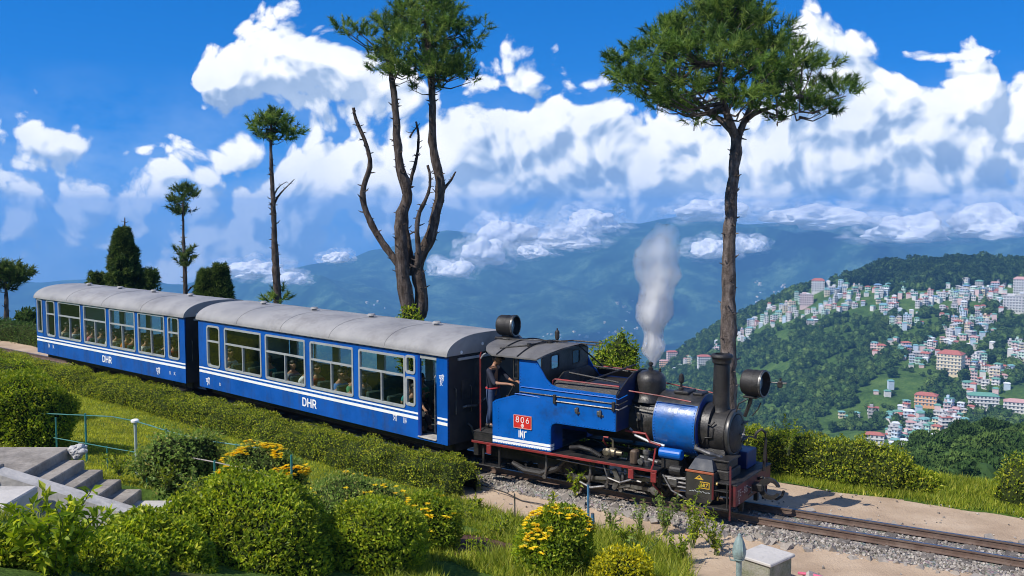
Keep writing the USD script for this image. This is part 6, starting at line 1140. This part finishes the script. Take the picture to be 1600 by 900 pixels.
# ---------------------------------------------------------------- people
SKIN = mat('brown_skin', (.36, .19, .12), .5, vary=.06, scale=20); HAIR = mat('black_hair', (.012, .010, .009), .5)
def ball(c, r, s=12): return m3.Manifold.sphere(float(r), s).translate([float(x) for x in c])
def bone(a, ra, b, rb, s=12): return m3.Manifold.batch_hull([ball(a, ra, s), ball(b, rb, s)])
def flesh(pieces, step, it=8, grow=0.):
    m = m3.Manifold.batch_boolean(pieces, m3.OpType.Add).refine_to_length(step).to_mesh(); t = trimesh.Trimesh(m.vert_properties[:, :3], m.tri_verts, process=True)
    trimesh.smoothing.filter_taubin(t, lamb=.5, nu=-.53, iterations=it); return t
def lerp(a, b, f): return np.asarray(a, float) * (1 - f) + np.asarray(b, float) * f
def person(label, loc, rz, J, cloth, k=1., step=.03, trousers=None, hair=HAIR, cap=None, belt=None, group=None, full=False):
    """J: joints in metres, x forward, y to the left."""
    t = thing('person', label, 'person', loc, rz=rz, group=group); J = {a: np.asarray(b, float) for a, b in J.items()}; h = J['head']; f = J.get('face', np.array([1., 0, 0])); f = f / np.linalg.norm(f); lft = np.cross([0, 0, 1.], f); lft /= np.linalg.norm(lft); up = np.cross(f, lft)
    at = lambda a, b, c: h + f * a + lft * b + up * c
    sk = [bone(at(-.012, 0, .025), .088, at(.012, 0, -.03), .074, 16), bone(at(.03, 0, -.06), .052, at(.045, 0, -.085), .034), bone(at(.088, 0, .0), .010, at(.108, 0, -.03), .016), bone(J['neck'], .052, at(-.01, 0, -.06), .048), bone(at(.075, -.03, .025), .014, at(.075, .03, .025), .014), bone(at(.085, -.02, -.062), .010, at(.085, .02, -.062), .010)]
    for s in (-1, 1): sk.append(bone(at(-.01, s * .083, .01), .016, at(-.012, s * .09, -.03), .010))
    sh, el, wr = [[J[n + c] for c in 'lr'] for n in ('shoulder_', 'elbow_', 'wrist_')]; hip = [J['hip_l'], J['hip_r']]; kn = [J['knee_l'], J['knee_r']]; an = [J['ankle_l'], J['ankle_r']]; pel = lerp(*hip, .5)
    for i, s in ((0, 1), (1, -1)):
        sk += [bone(sh[i], .050, el[i], .040), bone(el[i], .040, wr[i], .028), bone(J['neck'] + [0, 0, -.06], .07, sh[i], .05), bone(hip[i], .085, kn[i], .055), bone(kn[i], .055, an[i], .038), bone(an[i], .036, an[i] + [.11, 0, -.03], .028)]
        d = (wr[i] - el[i]) / np.linalg.norm(wr[i] - el[i]); sd = np.cross(d, [0, 0, 1.]); sd /= np.linalg.norm(sd) + 1e-9; dn = np.cross(sd, d) * -1; dn = dn if dn[2] < 0 else -dn
        palm = wr[i] + d * .07; sk += [bone(wr[i], .026, palm + sd * .022, .021), bone(wr[i], .026, palm - sd * .022, .021)]
        for q, (o, L) in enumerate(((.030, .060), (.010, .070), (-.010, .066), (-.029, .052))):
            a = palm + sd * o; b = a + d * L * .55 + dn * .012; c = b + d * L * .25 + dn * L * .5; sk += [bone(a, .011, b, .0095, 8), bone(b, .0095, c, .008, 8)]
        a = wr[i] + d * .03 - sd * s * .024; b = a + d * .035 - sd * s * .028 + dn * .01; sk += [bone(a, .013, b, .011, 8), bone(b, .011, b + d * .03 + dn * .015, .009, 8)]
    sk += [bone(J['neck'] + [0, 0, -.08], .08, pel, .10)]
    b = part(t, 'body', flesh(sk, step), SKIN, smooth=True)
    up_ = [bone(J['neck'] + [0, 0, -.045], .062, J['neck'] + [0, 0, -.09], .085), bone(lerp(*sh, .08) + [0, 0, -.03], .075, lerp(*sh, .92) + [0, 0, -.03], .075)]
    for i in (0, 1): up_ += [bone(lerp(sh[i], sh[1 - i], .12) + [0, 0, -.05], .085, lerp(hip[i], hip[1 - i], .2) + [0, 0, .08], .10), bone(sh[i], .062, lerp(sh[i], el[i], 1.06 if full else .75), .052)]
    part(t, 'shirt', flesh(up_, step, 10), cloth, smooth=True)
    lo = []
    for i in (0, 1): lo += [bone(hip[i] + [0, 0, .05], .10, hip[1 - i] + [0, 0, .05], .10), bone(hip[i], .098, kn[i], .072), bone(kn[i], .072, an[i] + [0, 0, .03], .058)]
    part(t, 'trousers', flesh(lo, step, 8), trousers or mat('dark_trousers', (.03, .03, .035), .85), smooth=True)
    hr = [bone(at(-.03, 0, .045), .088, at(-.045, 0, -.03), .072, 14), bone(at(.02, 0, .075), .07, at(-.03, 0, .07), .08)]
    part(t, 'hair', flesh(hr, step, 4), hair, smooth=True)
    e = MB()
    for s in (-1, 1): e.add(trimesh.creation.icosphere(1, .010).vertices + at(.083, s * .031, .008), trimesh.creation.icosphere(1, .010).faces)
    part(t, 'eyes', e, HAIR); part(t, 'mouth', MB().add(bone(at(.094, -.018, -.052), .006, at(.094, .018, -.052), .006, 6)), mat('lips', (.25, .08, .07), .5))
    sh_ = MB()
    for i in (0, 1): sh_.add(m3.Manifold.batch_hull([ball(an[i] + [-.03, 0, -.03], .045), ball(an[i] + [.13, 0, -.045], .036)]))
    part(t, 'shoes', sh_, HAIR)
    if cap: part(t, 'cap', flesh([bone(at(-.02, 0, .075), .093, at(-.03, 0, .10), .08, 16), m3.Manifold.batch_hull([ball(at(.06, s * .05, .07), .012) for s in (-1, 1)] + [ball(at(.15, s * .035, .05), .010) for s in (-1, 1)])], step, 4), cap, smooth=True)
    if belt:
        w = MB(); c = pel + [0, 0, .10]; w.tube([c + [.125 * math.cos(a), .155 * math.sin(a), .01 * math.sin(a)] for a in np.linspace(0, 2 * math.pi, 24)], .022, 6); part(t, 'belt', w, belt)
    return t
def cl(name, c): return mat(name, c, .85, vary=.12, scale=14)
NAVY = cl('navy_jacket_cloth', (.016, .020, .040)); DENIM = cl('blue_denim', (.045, .075, .16))
# the driver on the footplate
dz = .97
person('driver in navy jacket and jeans standing on the engine footplate holding the red regulator handle', (PL[0] + FL[0] * -1.82 + math.cos(HL) * -.62, PL[1] + FL[1] * -1.82 + math.sin(HL) * -.62, dz), math.degrees(math.atan2(FL[1], FL[0])),
       dict(head=(.06, .02, 1.42), face=(1, .05, -.32), neck=(-.01, 0, 1.29), shoulder_l=(-.03, .18, 1.20), shoulder_r=(-.03, -.18, 1.20), elbow_l=(.22, .22, .98), elbow_r=(.16, -.24, .96), wrist_l=(.50, .08, .99), wrist_r=(.44, -.12, .95), hip_l=(-.05, .09, .72), hip_r=(-.05, -.09, .72), knee_l=(.03, .10, .40), knee_r=(-.02, -.11, .40), ankle_l=(-.06, .11, .07), ankle_r=(-.08, -.12, .07)), NAVY, step=.022, full=True, trousers=DENIM, cap=cl('black_cap', (.015, .015, .016)), belt=cl('red_belt', (.38, .03, .04)))
SEATED = lambda tw, ar: dict(head=(.02, 0, .62 + .02 * tw), face=(1, .35 * tw, -.08), neck=(0, 0, .48), shoulder_l=(0, .165, .40), shoulder_r=(0, -.165, .40), elbow_l=(.07, .21, .17), elbow_r=(.07 + .05 * ar, -.22, .17), wrist_l=(.26, .12, .14), wrist_r=(.26, -.12, .14 + .16 * ar), hip_l=(0, .09, 0.02), hip_r=(0, -.09, 0.02), knee_l=(.38, .11, .03), knee_r=(.38, -.11, .03), ankle_l=(.40, .11, -.24), ankle_r=(.40, -.11, -.24))
TOPS = dict(teal=(.02, .22, .22), red=(.42, .04, .04), white=(.7, .7, .68), grey=(.22, .24, .27), orange=(.6, .18, .04), pink=(.6, .22, .28), blue=(.05, .16, .42), maroon=(.2, .02, .04), cream=(.6, .5, .36), green=(.06, .22, .10), black=(.02, .02, .022))
TOPM = {k: cl(k + '_shirt_cloth', v) for k, v in TOPS.items()}
def passengers(origin, fwd, rows, where, group):
    for x, y, face, col, words in rows:
        p = np.array(origin) + np.array([*fwd, 0]) * x + np.array([-fwd[1], fwd[0], 0]) * y + [0, 0, .92]; r_ = random.Random(int(x * 100) + int(y * 10))
        person(f'passenger in {col} top {words}, {where}', p, math.degrees(math.atan2(fwd[1], fwd[0])) + (0 if face > 0 else 180), SEATED(r_.choice([-1, 0, 1]), r_.choice([0, 1])), TOPM[col], step=.06, group=group)
ordn = ['first', 'second', 'third', 'fourth', 'fifth', 'sixth']
o1, o2 = side_origin(-1.333, 19.588, H1), side_origin(-9.168, 26.688, H2)
passengers(o1, F1, [(-9.05, -.72, 1, 'white', 'in the narrow first window'), (-7.15, -.72, -1, 'teal', 'at the second window'), (-6.15, -.70, 1, 'grey', 'at the left of the third window'), (-5.85, -.35, 1, 'pink', 'in the middle of the third window'), (-5.50, -.72, -1, 'white', 'at the right of the third window'), (-5.12, -.70, 1, 'red', 'at the far right of the third window'),
    (-4.55, -.30, 1, 'maroon', 'at the left of the fourth window'), (-4.15, -.72, 1, 'blue', 'in the middle of the fourth window'), (-3.65, -.72, 1, 'green', 'right in the fourth window'), (-3.30, -.68, -1, 'grey', 'at the right of the fourth window'), (-2.3, .2, 1, 'green', 'inside the fifth window, on the far seat'), (-1.90, -.5, -1, 'teal', 'in the middle of the fifth window'), (-1.55, -.72, 1, 'black', 'at the right of the fifth window')], 'front carriage', None)
passengers(o2, F2, [(-8.0, -.72, 1, 'cream', 'in the narrow left window'), (-7.3, -.72, 1, 'white', 'at the left of the first wide window'), (-6.5, -.7, -1, 'red', 'at the right of the first wide window'), (-6.2, -.7, 1, 'pink', 'at the right end of the first wide window'), (-5.6, -.72, 1, 'grey', 'at the left of the second wide window'), (-5.0, -.7, 1, 'white', 'right in the second wide window'), (-4.62, -.72, -1, 'cream', 'at the right of the second wide window'), (-4.0, -.72, 1, 'orange', 'at the left of the third wide window'),
    (-3.6, -.72, 1, 'maroon', 'left in the third wide window'), (-3.2, -.72, -1, 'green', 'right in the third wide window'), (-2.86, -.72, 1, 'white', 'at the right of the third wide window'), (-2.3, -.4, 1, 'black', 'at the left of the fourth wide window'), (-1.75, -.72, 1, 'grey', 'in the middle of the fourth wide window'), (-1.3, -.72, -1, 'red', 'at the right of the fourth wide window'), (-.6, -.72, 1, 'maroon', 'in the narrow right window')], 'rear carriage', None)

# ---------------------------------------------------------------- fence, steps, lamp, blocks
GREENP = mat('blue_green_fence_paint', (.03, .19, .18), .5, vary=.2, scale=8, grime=(.12, .12, .10), grime_at=.56); CONC = mat('weathered_concrete', (.31, .28, .245), .9, vary=.25, scale=2.5, grime=(.13, .115, .095), grime_at=.50, bump=.6, bump_scale=16, spec=.15); CONCW = mat('whitewashed_concrete', (.50, .475, .44), .85, vary=.15, scale=1.8, grime=(.26, .25, .23), grime_at=.55, bump=.5, bump_scale=12, spec=.15)
fn = thing('wire_fence', 'low blue-green wire fence with thin posts running between the lawn and the foreground bushes', 'fence')
def post(u, v0, y, r=.022, base=None, m=GREENP, name='post'):
    a = at_depth(u, v0, y); zb = float(zg(a)[0]) - .1 if base is None else base; part(fn, name, MB().tube([[a[0], a[1], zb], [a[0], a[1], a[2]]], r, 8), m); return a
post(133, 646, 19.2, .023); p_ = post(211, 659, 18.4, .03, m=mat('pale_green_post', (.35, .42, .38), .5, vary=.2, scale=9)); post(87, 652, 19.5, .018); post(260, 670, 18.0, .02); post(326, 690, 17.8, .022); post(369, 694, 17.6, .02); post(455, 711, 17.0, .022); post(229, 716, 17.4, .02); post(167, 697, 18.8, .014); post(335, 720, 17.0, .02)
part(fn, 'post_cap', MB().lathe([(.001, .05), (.06, .048), (.078, .03), (.078, .0), (.05, -.025), (.03, -.03)], p_, n=20), WHITE, 40)
def wire(pts, r=.011, m=GREENP): part(fn, 'wire', MB().tube(np.array([at_depth(*q) for q in pts]), r, 6), m)
wire([(56, 646, 19.7), (88, 647, 19.5), (133, 649, 19.2), (175, 651, 18.8), (211, 658, 18.4), (235, 665, 18.2), (260, 673, 18.0), (290, 681, 17.9), (326, 689, 17.8), (369, 695, 17.6), (404, 700, 17.4)], .011)
wire([(84, 684, 19.5), (134, 693, 19.2), (167, 699, 18.8), (213, 707, 18.4)], .010); wire([(292, 714, 17.2), (320, 719, 17.1), (335, 722, 17.0), (380, 732, 16.9), (427, 746, 16.8)], .012, mat('pale_rusty_wire', (.32, .28, .27), .6, vary=.3, scale=9))
for u, v0, v1, y, r, lab in ((919, 757, 826, 16.9, .022, 'tall blue painted stake beside the path below the engine'), (926, 803, 832, 16.6, .03, 'short thick blue stake right behind the flowering bush'), (804, 772, 792, 17.4, .014, 'thin grey stake at the edge of the path')):
    a, b_ = at_depth(u, v0, y), at_depth(u, v1, y); s = thing('stake', lab, 'stake'); part(s, 'rod', MB().tube([[a[0] + .01, a[1], float(zg(a)[0]) - .1], a], r, 8), mat('faded_blue_paint', (.04, .16, .30), .6, vary=.3, scale=9, grime=(.1, .1, .1)) if r > .015 else STEEL); part(s, 'tip', MB().lathe([(r, 0), (r * .9, .012), (.001, .02)], a, n=8), STEEL)
rp = np.array([ground(u, v) + [0, 0, .03 + .02 * math.sin(u)] for u, v in ((716, 752), (740, 760), (765, 767), (790, 775), (815, 783), (845, 790), (872, 796))]); rp[:4, 2] += .06
one('cable', MB().tube(rp, .012, 6), HAIR, 'thin dark cable lying along the edge of the sandy path by the hedge end', 'cable')
# steps
stp = thing('concrete_steps', 'weathered concrete steps going down to the right below the left bush', 'steps')
for k, x in enumerate((-8.05, -7.68, -7.33, -6.98, -6.60)):
    z = 1.15 - .16 * k; x0 = x - (.55 if k else 2.6); part(stp, 'step', MB().box(x0, x, 15.36, 17.0 + (.25 if k == 0 else 0) - .06 * k, z - .30, z, .018), CONC)
part(stp, 'landing', MB().box(-6.62, -5.35, 14.6, 16.6, .05, .35, .015), CONCW)
def slope_block(x0, x1, y0, y1, za, zb, th): return m3.Manifold.hull_points(np.array([[x, y, z] for x, zz in ((x0, za), (x1, zb)) for y in (y0, y1) for z in (zz, zz - th)]))
part(stp, 'parapet', MB().add(slope_block(-8.3, -5.7, 15.0, 15.36, 1.30, .48, .5)), CONCW); part(stp, 'parapet_top', MB().box(-10.5, -8.3, 14.9, 15.42, .6, 1.34, .02), CONC)
part(stp, 'parapet_block', MB().box(-10.5, -7.5, 13.9, 14.88, .3, 1.12, .02), CONCW); part(stp, 'parapet_block', MB().box(-10.5, -7.1, 12.9, 13.88, .3, .98, .02), CONCW)
rg = blob((-7.9, 17.12, 1.12), (.12, .09, .12), 91, .8, 9, 4); one('crumpled_rag', rg, mat('dirty_white_cloth', (.48, .47, .46), .9, vary=.4, scale=14, grime=(.12, .12, .12)), 'crumpled whitish rag beside the top of the concrete steps', 'rag')
# post lamp and blocks at the bottom right
lp = thing('post_lamp', 'grey-green post lamp with a drop-shaped head beside the concrete block', 'lamp', (3.16, 13.0, 0)); LG = mat('grey_green_paint', (.22, .30, .29), .5, vary=.15, scale=8, grime=(.1, .1, .09))
part(lp, 'post', MB().tube([(0, 0, -.4), (0, 0, .66)], .04, 12), LG); part(lp, 'lamp_head', MB().lathe([(.045, .64), (.082, .66), (.095, .72), (.092, .78), (.074, .86), (.045, .93), (.026, .96), (.024, .985), (.001, 1.0)], n=24), LG, 40); part(lp, 'lamp_collar', MB().lathe([(.06, .62), (.075, .63), (.075, .65), (.06, .66)], n=20), LG)
part(lp, 'frame_bar', MB().tube([(.03, -.094, .70), (.025, -.09, .78), (.02, -.05, .94)], .009, 5), LG); part(lp, 'bracket', MB().tube([(0, 0, .60), (-.12, 0, .62), (-.15, 0, .70), (-.12, 0, .74)], .012, 6), LG)
cb = thing('concrete_block', 'square concrete block with a pale slab on top at the bottom right', 'block', (3.83, 14.1, 0), rz=42); part(cb, 'block', MB().box(-.30, .30, -.26, .26, -.45, .25, .015), mat('mossy_concrete', (.28, .27, .22), .9, vary=.25, scale=5, grime=(.10, .12, .05), grime_at=.48, bump=.6)); part(cb, 'slab', MB().box(-.335, .335, -.30, .30, .25, .30, .012), CONCW)
sl = thing('stone_slab', 'pale broken stone slab lying right of the concrete block', 'slab', (4.45, 13.75, -.2), rz=-20); part(sl, 'stone', rocks(np.array([[0, 0, .05]]), np.array([.42]), 171), CONCW); part(sl, 'stone', rocks(np.array([[.32, -.12, .03]]), np.array([.34]), 172), CONCW)
one('pink_pipe', MB().tube([(4.25, 13.85, .10), (4.4, 13.72, .13), (4.55, 13.62, .12), (4.66, 13.5, .06)], .022, 8), mat('pink_plastic', (.55, .10, .18), .5), 'bent pink plastic pipe lying on the broken stone slab', 'pipe')
# ---------------------------------------------------------------- steam over the dome
def steam():
    P = [at_depth(u, v, 18.6) for u, v in ((1021, 574), (1021, 545), (1020, 515), (1022, 480), (1026, 445), (1028, 410), (1032, 380), (1040, 352))]; R_ = [.06, .21, .29, .35, .38, .41, .42, .2]
    b = MB().tube(np.array(P), R_, 20); v, f = b.mesh(); m = trimesh.Trimesh(v, f, process=True); m = m.subdivide().subdivide(); n = m.vertex_normals; m.vertices = m.vertices + n * ((meshkit.fbm(m.vertices * 2.6, 3, 5) - .5) * .42)[:, None]
    g = NG(); p = g.n('geometry'); nz = g.noise(g.v('multiply', p, (1., 1., .7)), 2.6, 5, .6, distortion=.6)
    d = g.n('map_range', value=nz, from_min=.36, from_max=.62, to_min=.0, to_max=STEAM, clamp=True)
    zz = g.o(g.n('separate_xyz', vector=p), 'z'); d = g.m('multiply', d, g.n('map_range', value=zz, from_min=P[0][2], from_max=P[-1][2] + .1, to_min=1.3, to_max=.25, clamp=True))
    ml = g.done('white_steam', volume=g.n('principled_volume', color=(.97, .98, 1.), density=d, anisotropy=.2))
    p_ = part('/World', 'steam_plume', m, ml)
    g = NG(); p = g.n('geometry'); nz = g.noise(g.v('multiply', p, (1., 1., .8)), 2.4, 3, .5); zz = g.o(g.n('separate_xyz', vector=p), 'z')
    f_ = g.m('multiply', g.n('map_range', value=nz, from_min=.30, from_max=.66, to_min=.4, to_max=1.1, clamp=True), g.n('map_range', value=zz, from_min=P[0][2], from_max=P[-1][2], to_min=1.1, to_max=.0, clamp=True))
    f_ = g.m('multiply', f_, g.m('power', g.m('subtract', 1., g.n('layer_weight', blend=.5)), 1.4), clamp=True)
    vm = g.done('steam_veil', g.n('mix_closure', fac=f_, closure1=g.n('transparent_bsdf', color=(1., 1., 1.)), closure2=g.n('mix_closure', fac=.5, closure1=g.n('principled_bsdf', base_color=(.93, .94, .95), roughness=1., specular_ior_level=0.), closure2=g.n('translucent_bsdf', color=(.95, .95, .95)))))
    for sc in (.95, .62, .34): part(p_, 'steam_veil', trimesh.Trimesh(np.stack([np.interp(m.vertices[:, 2], np.array(P)[:, 2], np.array(P)[:, i]) for i in range(3)], 1) * (1 - sc) + m.vertices * sc, m.faces, process=False), vm, smooth=True)
    tag(stage.GetPrimAtPath(p_), 'column of white steam rising from the dome of the engine', 'steam', kind='stuff')
STEAM = 3.0
steam()

for k, (x, y, z, h, m_, lab) in enumerate(((-7.2, 17.25, .62, .42, LEAF_BUSH, 'grassy weed at the right end of the upper steps'), (-6.7, 17.15, .55, .45, LEAF_DULL, 'weed at the right end of the lower steps'), (-6.2, 16.9, .45, .5, LEAF_BUSH, 'weed beside the foot of the steps'), (-5.6, 16.5, .40, .5, LEAF_DULL, 'spindly weed by the landing below the steps'), (-5.25, 15.6, .45, .55, LEAF_BUSH, 'weed between the landing and the biggest foreground bush'))):
    weed('weed', lab, 0, 0, h, 12, m_, 140 + k, .34, .07, pt=np.array([x, y, z]))
# ---------------------------------------------------------------- clouds that hang in the valley, in front of the mountains
def cloud_mat(name, lo, hi, amount, soft=1.5):
    g = NG(); p = g.n('geometry'); n = g.noise(p, CLOUD_SC, 5, .6); body = g.n('mix_closure', fac=.3, closure1=g.n('principled_bsdf', base_color=(.96, .96, .96), roughness=1., specular_ior_level=0.), closure2=g.n('translucent_bsdf', color=(.95, .95, .95)))
    if amount >= 1: return g.done(name, body)
    thick = g.m('power', g.m('subtract', 1., g.n('layer_weight', blend=.5)), soft)       # a puff is thin where one looks through its edge
    return g.done(name, g.n('mix_closure', fac=g.m('multiply', thick, g.n('map_range', value=n, from_min=lo, from_max=hi, to_min=.15, to_max=amount, clamp=True), clamp=True), closure1=g.n('transparent_bsdf', color=(1., 1., 1.)), closure2=body))
CLOUD_SC = .006
CLOUD_CORE, CLOUD_IN, CLOUD_OUT = cloud_mat('cloud_core', 0, 0, 1.), cloud_mat('cloud_inner_veil', .30, .66, 1.3, 2.4), cloud_mat('cloud_outer_veil', .36, .68, .8, 1.7)
def cloud(label, u, v, ru, rv, y, seed, wisp=.5):
    c = at_depth(u, v, y); r = np.array([ru, min(ru, rv * 3.), rv]) * y / FOCAL; m = trimesh.creation.icosphere(5); d = m.vertices
    q = d * np.array([min(ru / rv, 1.8), 1.2, 1.]) * 1.0 + seed * 3.7; a = meshkit.fbm(q * 1.0, 3, seed); b = meshkit.fbm(q * 2.3, 2, seed + 3)
    k = (.8 + wisp * 2.0 * (a - .5) + .16 * (b - .5)).clip(.22)
    t = thing('cloud', label, 'cloud', group='clouds hanging in the valley')
    for nm, sc, ml in (('inner_veil', .80, CLOUD_IN), ('outer_veil', 1.25, CLOUD_OUT)):
        kk = (k - .10).clip(.1) if nm == 'cloud_core' else k; p = d * kk[:, None] * np.where(d[:, 2:] < 0, [1, 1, .6], [1., 1., 1.15]) * r * 1.35 * (sc if nm != 'cloud_core' else .98)
        part(t, nm, trimesh.Trimesh(p + c, m.faces, process=False), ml, smooth=True)
for k, (u, v, ru, rv, y, lab) in enumerate(((526, 405, 26, 11, 3800, 'small cloud puff between the slim and the many-stemmed pine'), (455, 438, 26, 12, 3500, 'tiny cloud low on the mountain right of the slim pine'), (400, 425, 44, 18, 4200, 'pale cloud low behind the slim pine trunk'), (712, 424, 32, 17, 4200, 'low end of the ragged cloud right of the many-stemmed pine'), (752, 400, 38, 26, 4500, 'middle of the ragged cloud right of the many-stemmed pine'), (792, 372, 46, 26, 4900, 'top of the ragged cloud rising above the engine cab'), (835, 395, 30, 13, 4300, 'thin wisp above the engine cab'),
    (890, 378, 48, 22, 4800, 'rounded cloud left of the steam column'), (925, 352, 50, 24, 5600, 'broad cloud at the ridge left of the steam column'), (1112, 392, 32, 19, 4600, 'cloud between the steam column and the tall pine'), (1170, 388, 30, 17, 4700, 'small cloud just right of the tall pine trunk'), (1112, 334, 56, 22, 6300, 'cloud capping the highest ridge beside the tall pine'), (1420, 366, 70, 30, 5600, 'big cloud hanging over the wooded ridge'), (1550, 358, 70, 32, 5400, 'bright low cloud at the right edge'), (1270, 345, 80, 22, 6200, 'long cloud on the ridge right of the tall pine'))):
    cloud(lab, u, v, ru, rv, y, k + 3)
hm = MB().box(-6, 6, -4, 4, -3, 5, .02).mesh(); hm2 = MB().box(-9, 9, -5, 5, -3, 9, .02).mesh(); rng = np.random.default_rng(12); HP = []
for u0, u1, v0, v1, n in ((840, 925, 515, 560, 26), (930, 1000, 500, 530, 16), (1180, 1240, 440, 475, 22), (560, 620, 470, 500, 8), (960, 1010, 470, 490, 8)):
    for _ in range(n):
        r = ray(rng.uniform(u0, u1), rng.uniform(v0, v1)); yy = np.linspace(2000, 7000, 500); pp = EYE + r * (yy / r[1])[:, None]; uu = 800 + pp[:, 0] / pp[:, 1] * FOCAL; i = np.argmax(pp[:, 2] < mount_z(uu, pp[:, 1]) + mount_amp(pp[:, 0], pp[:, 1])); HP.append(pp[i] + [0, 0, 2])
scatter('/World', 'far_hamlets', [(hm, WALLS['white']), (hm2, WALLS['cream'])], HP, yaw_q(rng.uniform(0, 6, len(HP))), rng.uniform(.7, 1.3, len(HP)), kind='stuff', label='tiny pale houses of hamlets far down on the mountain slopes', category='hamlet')
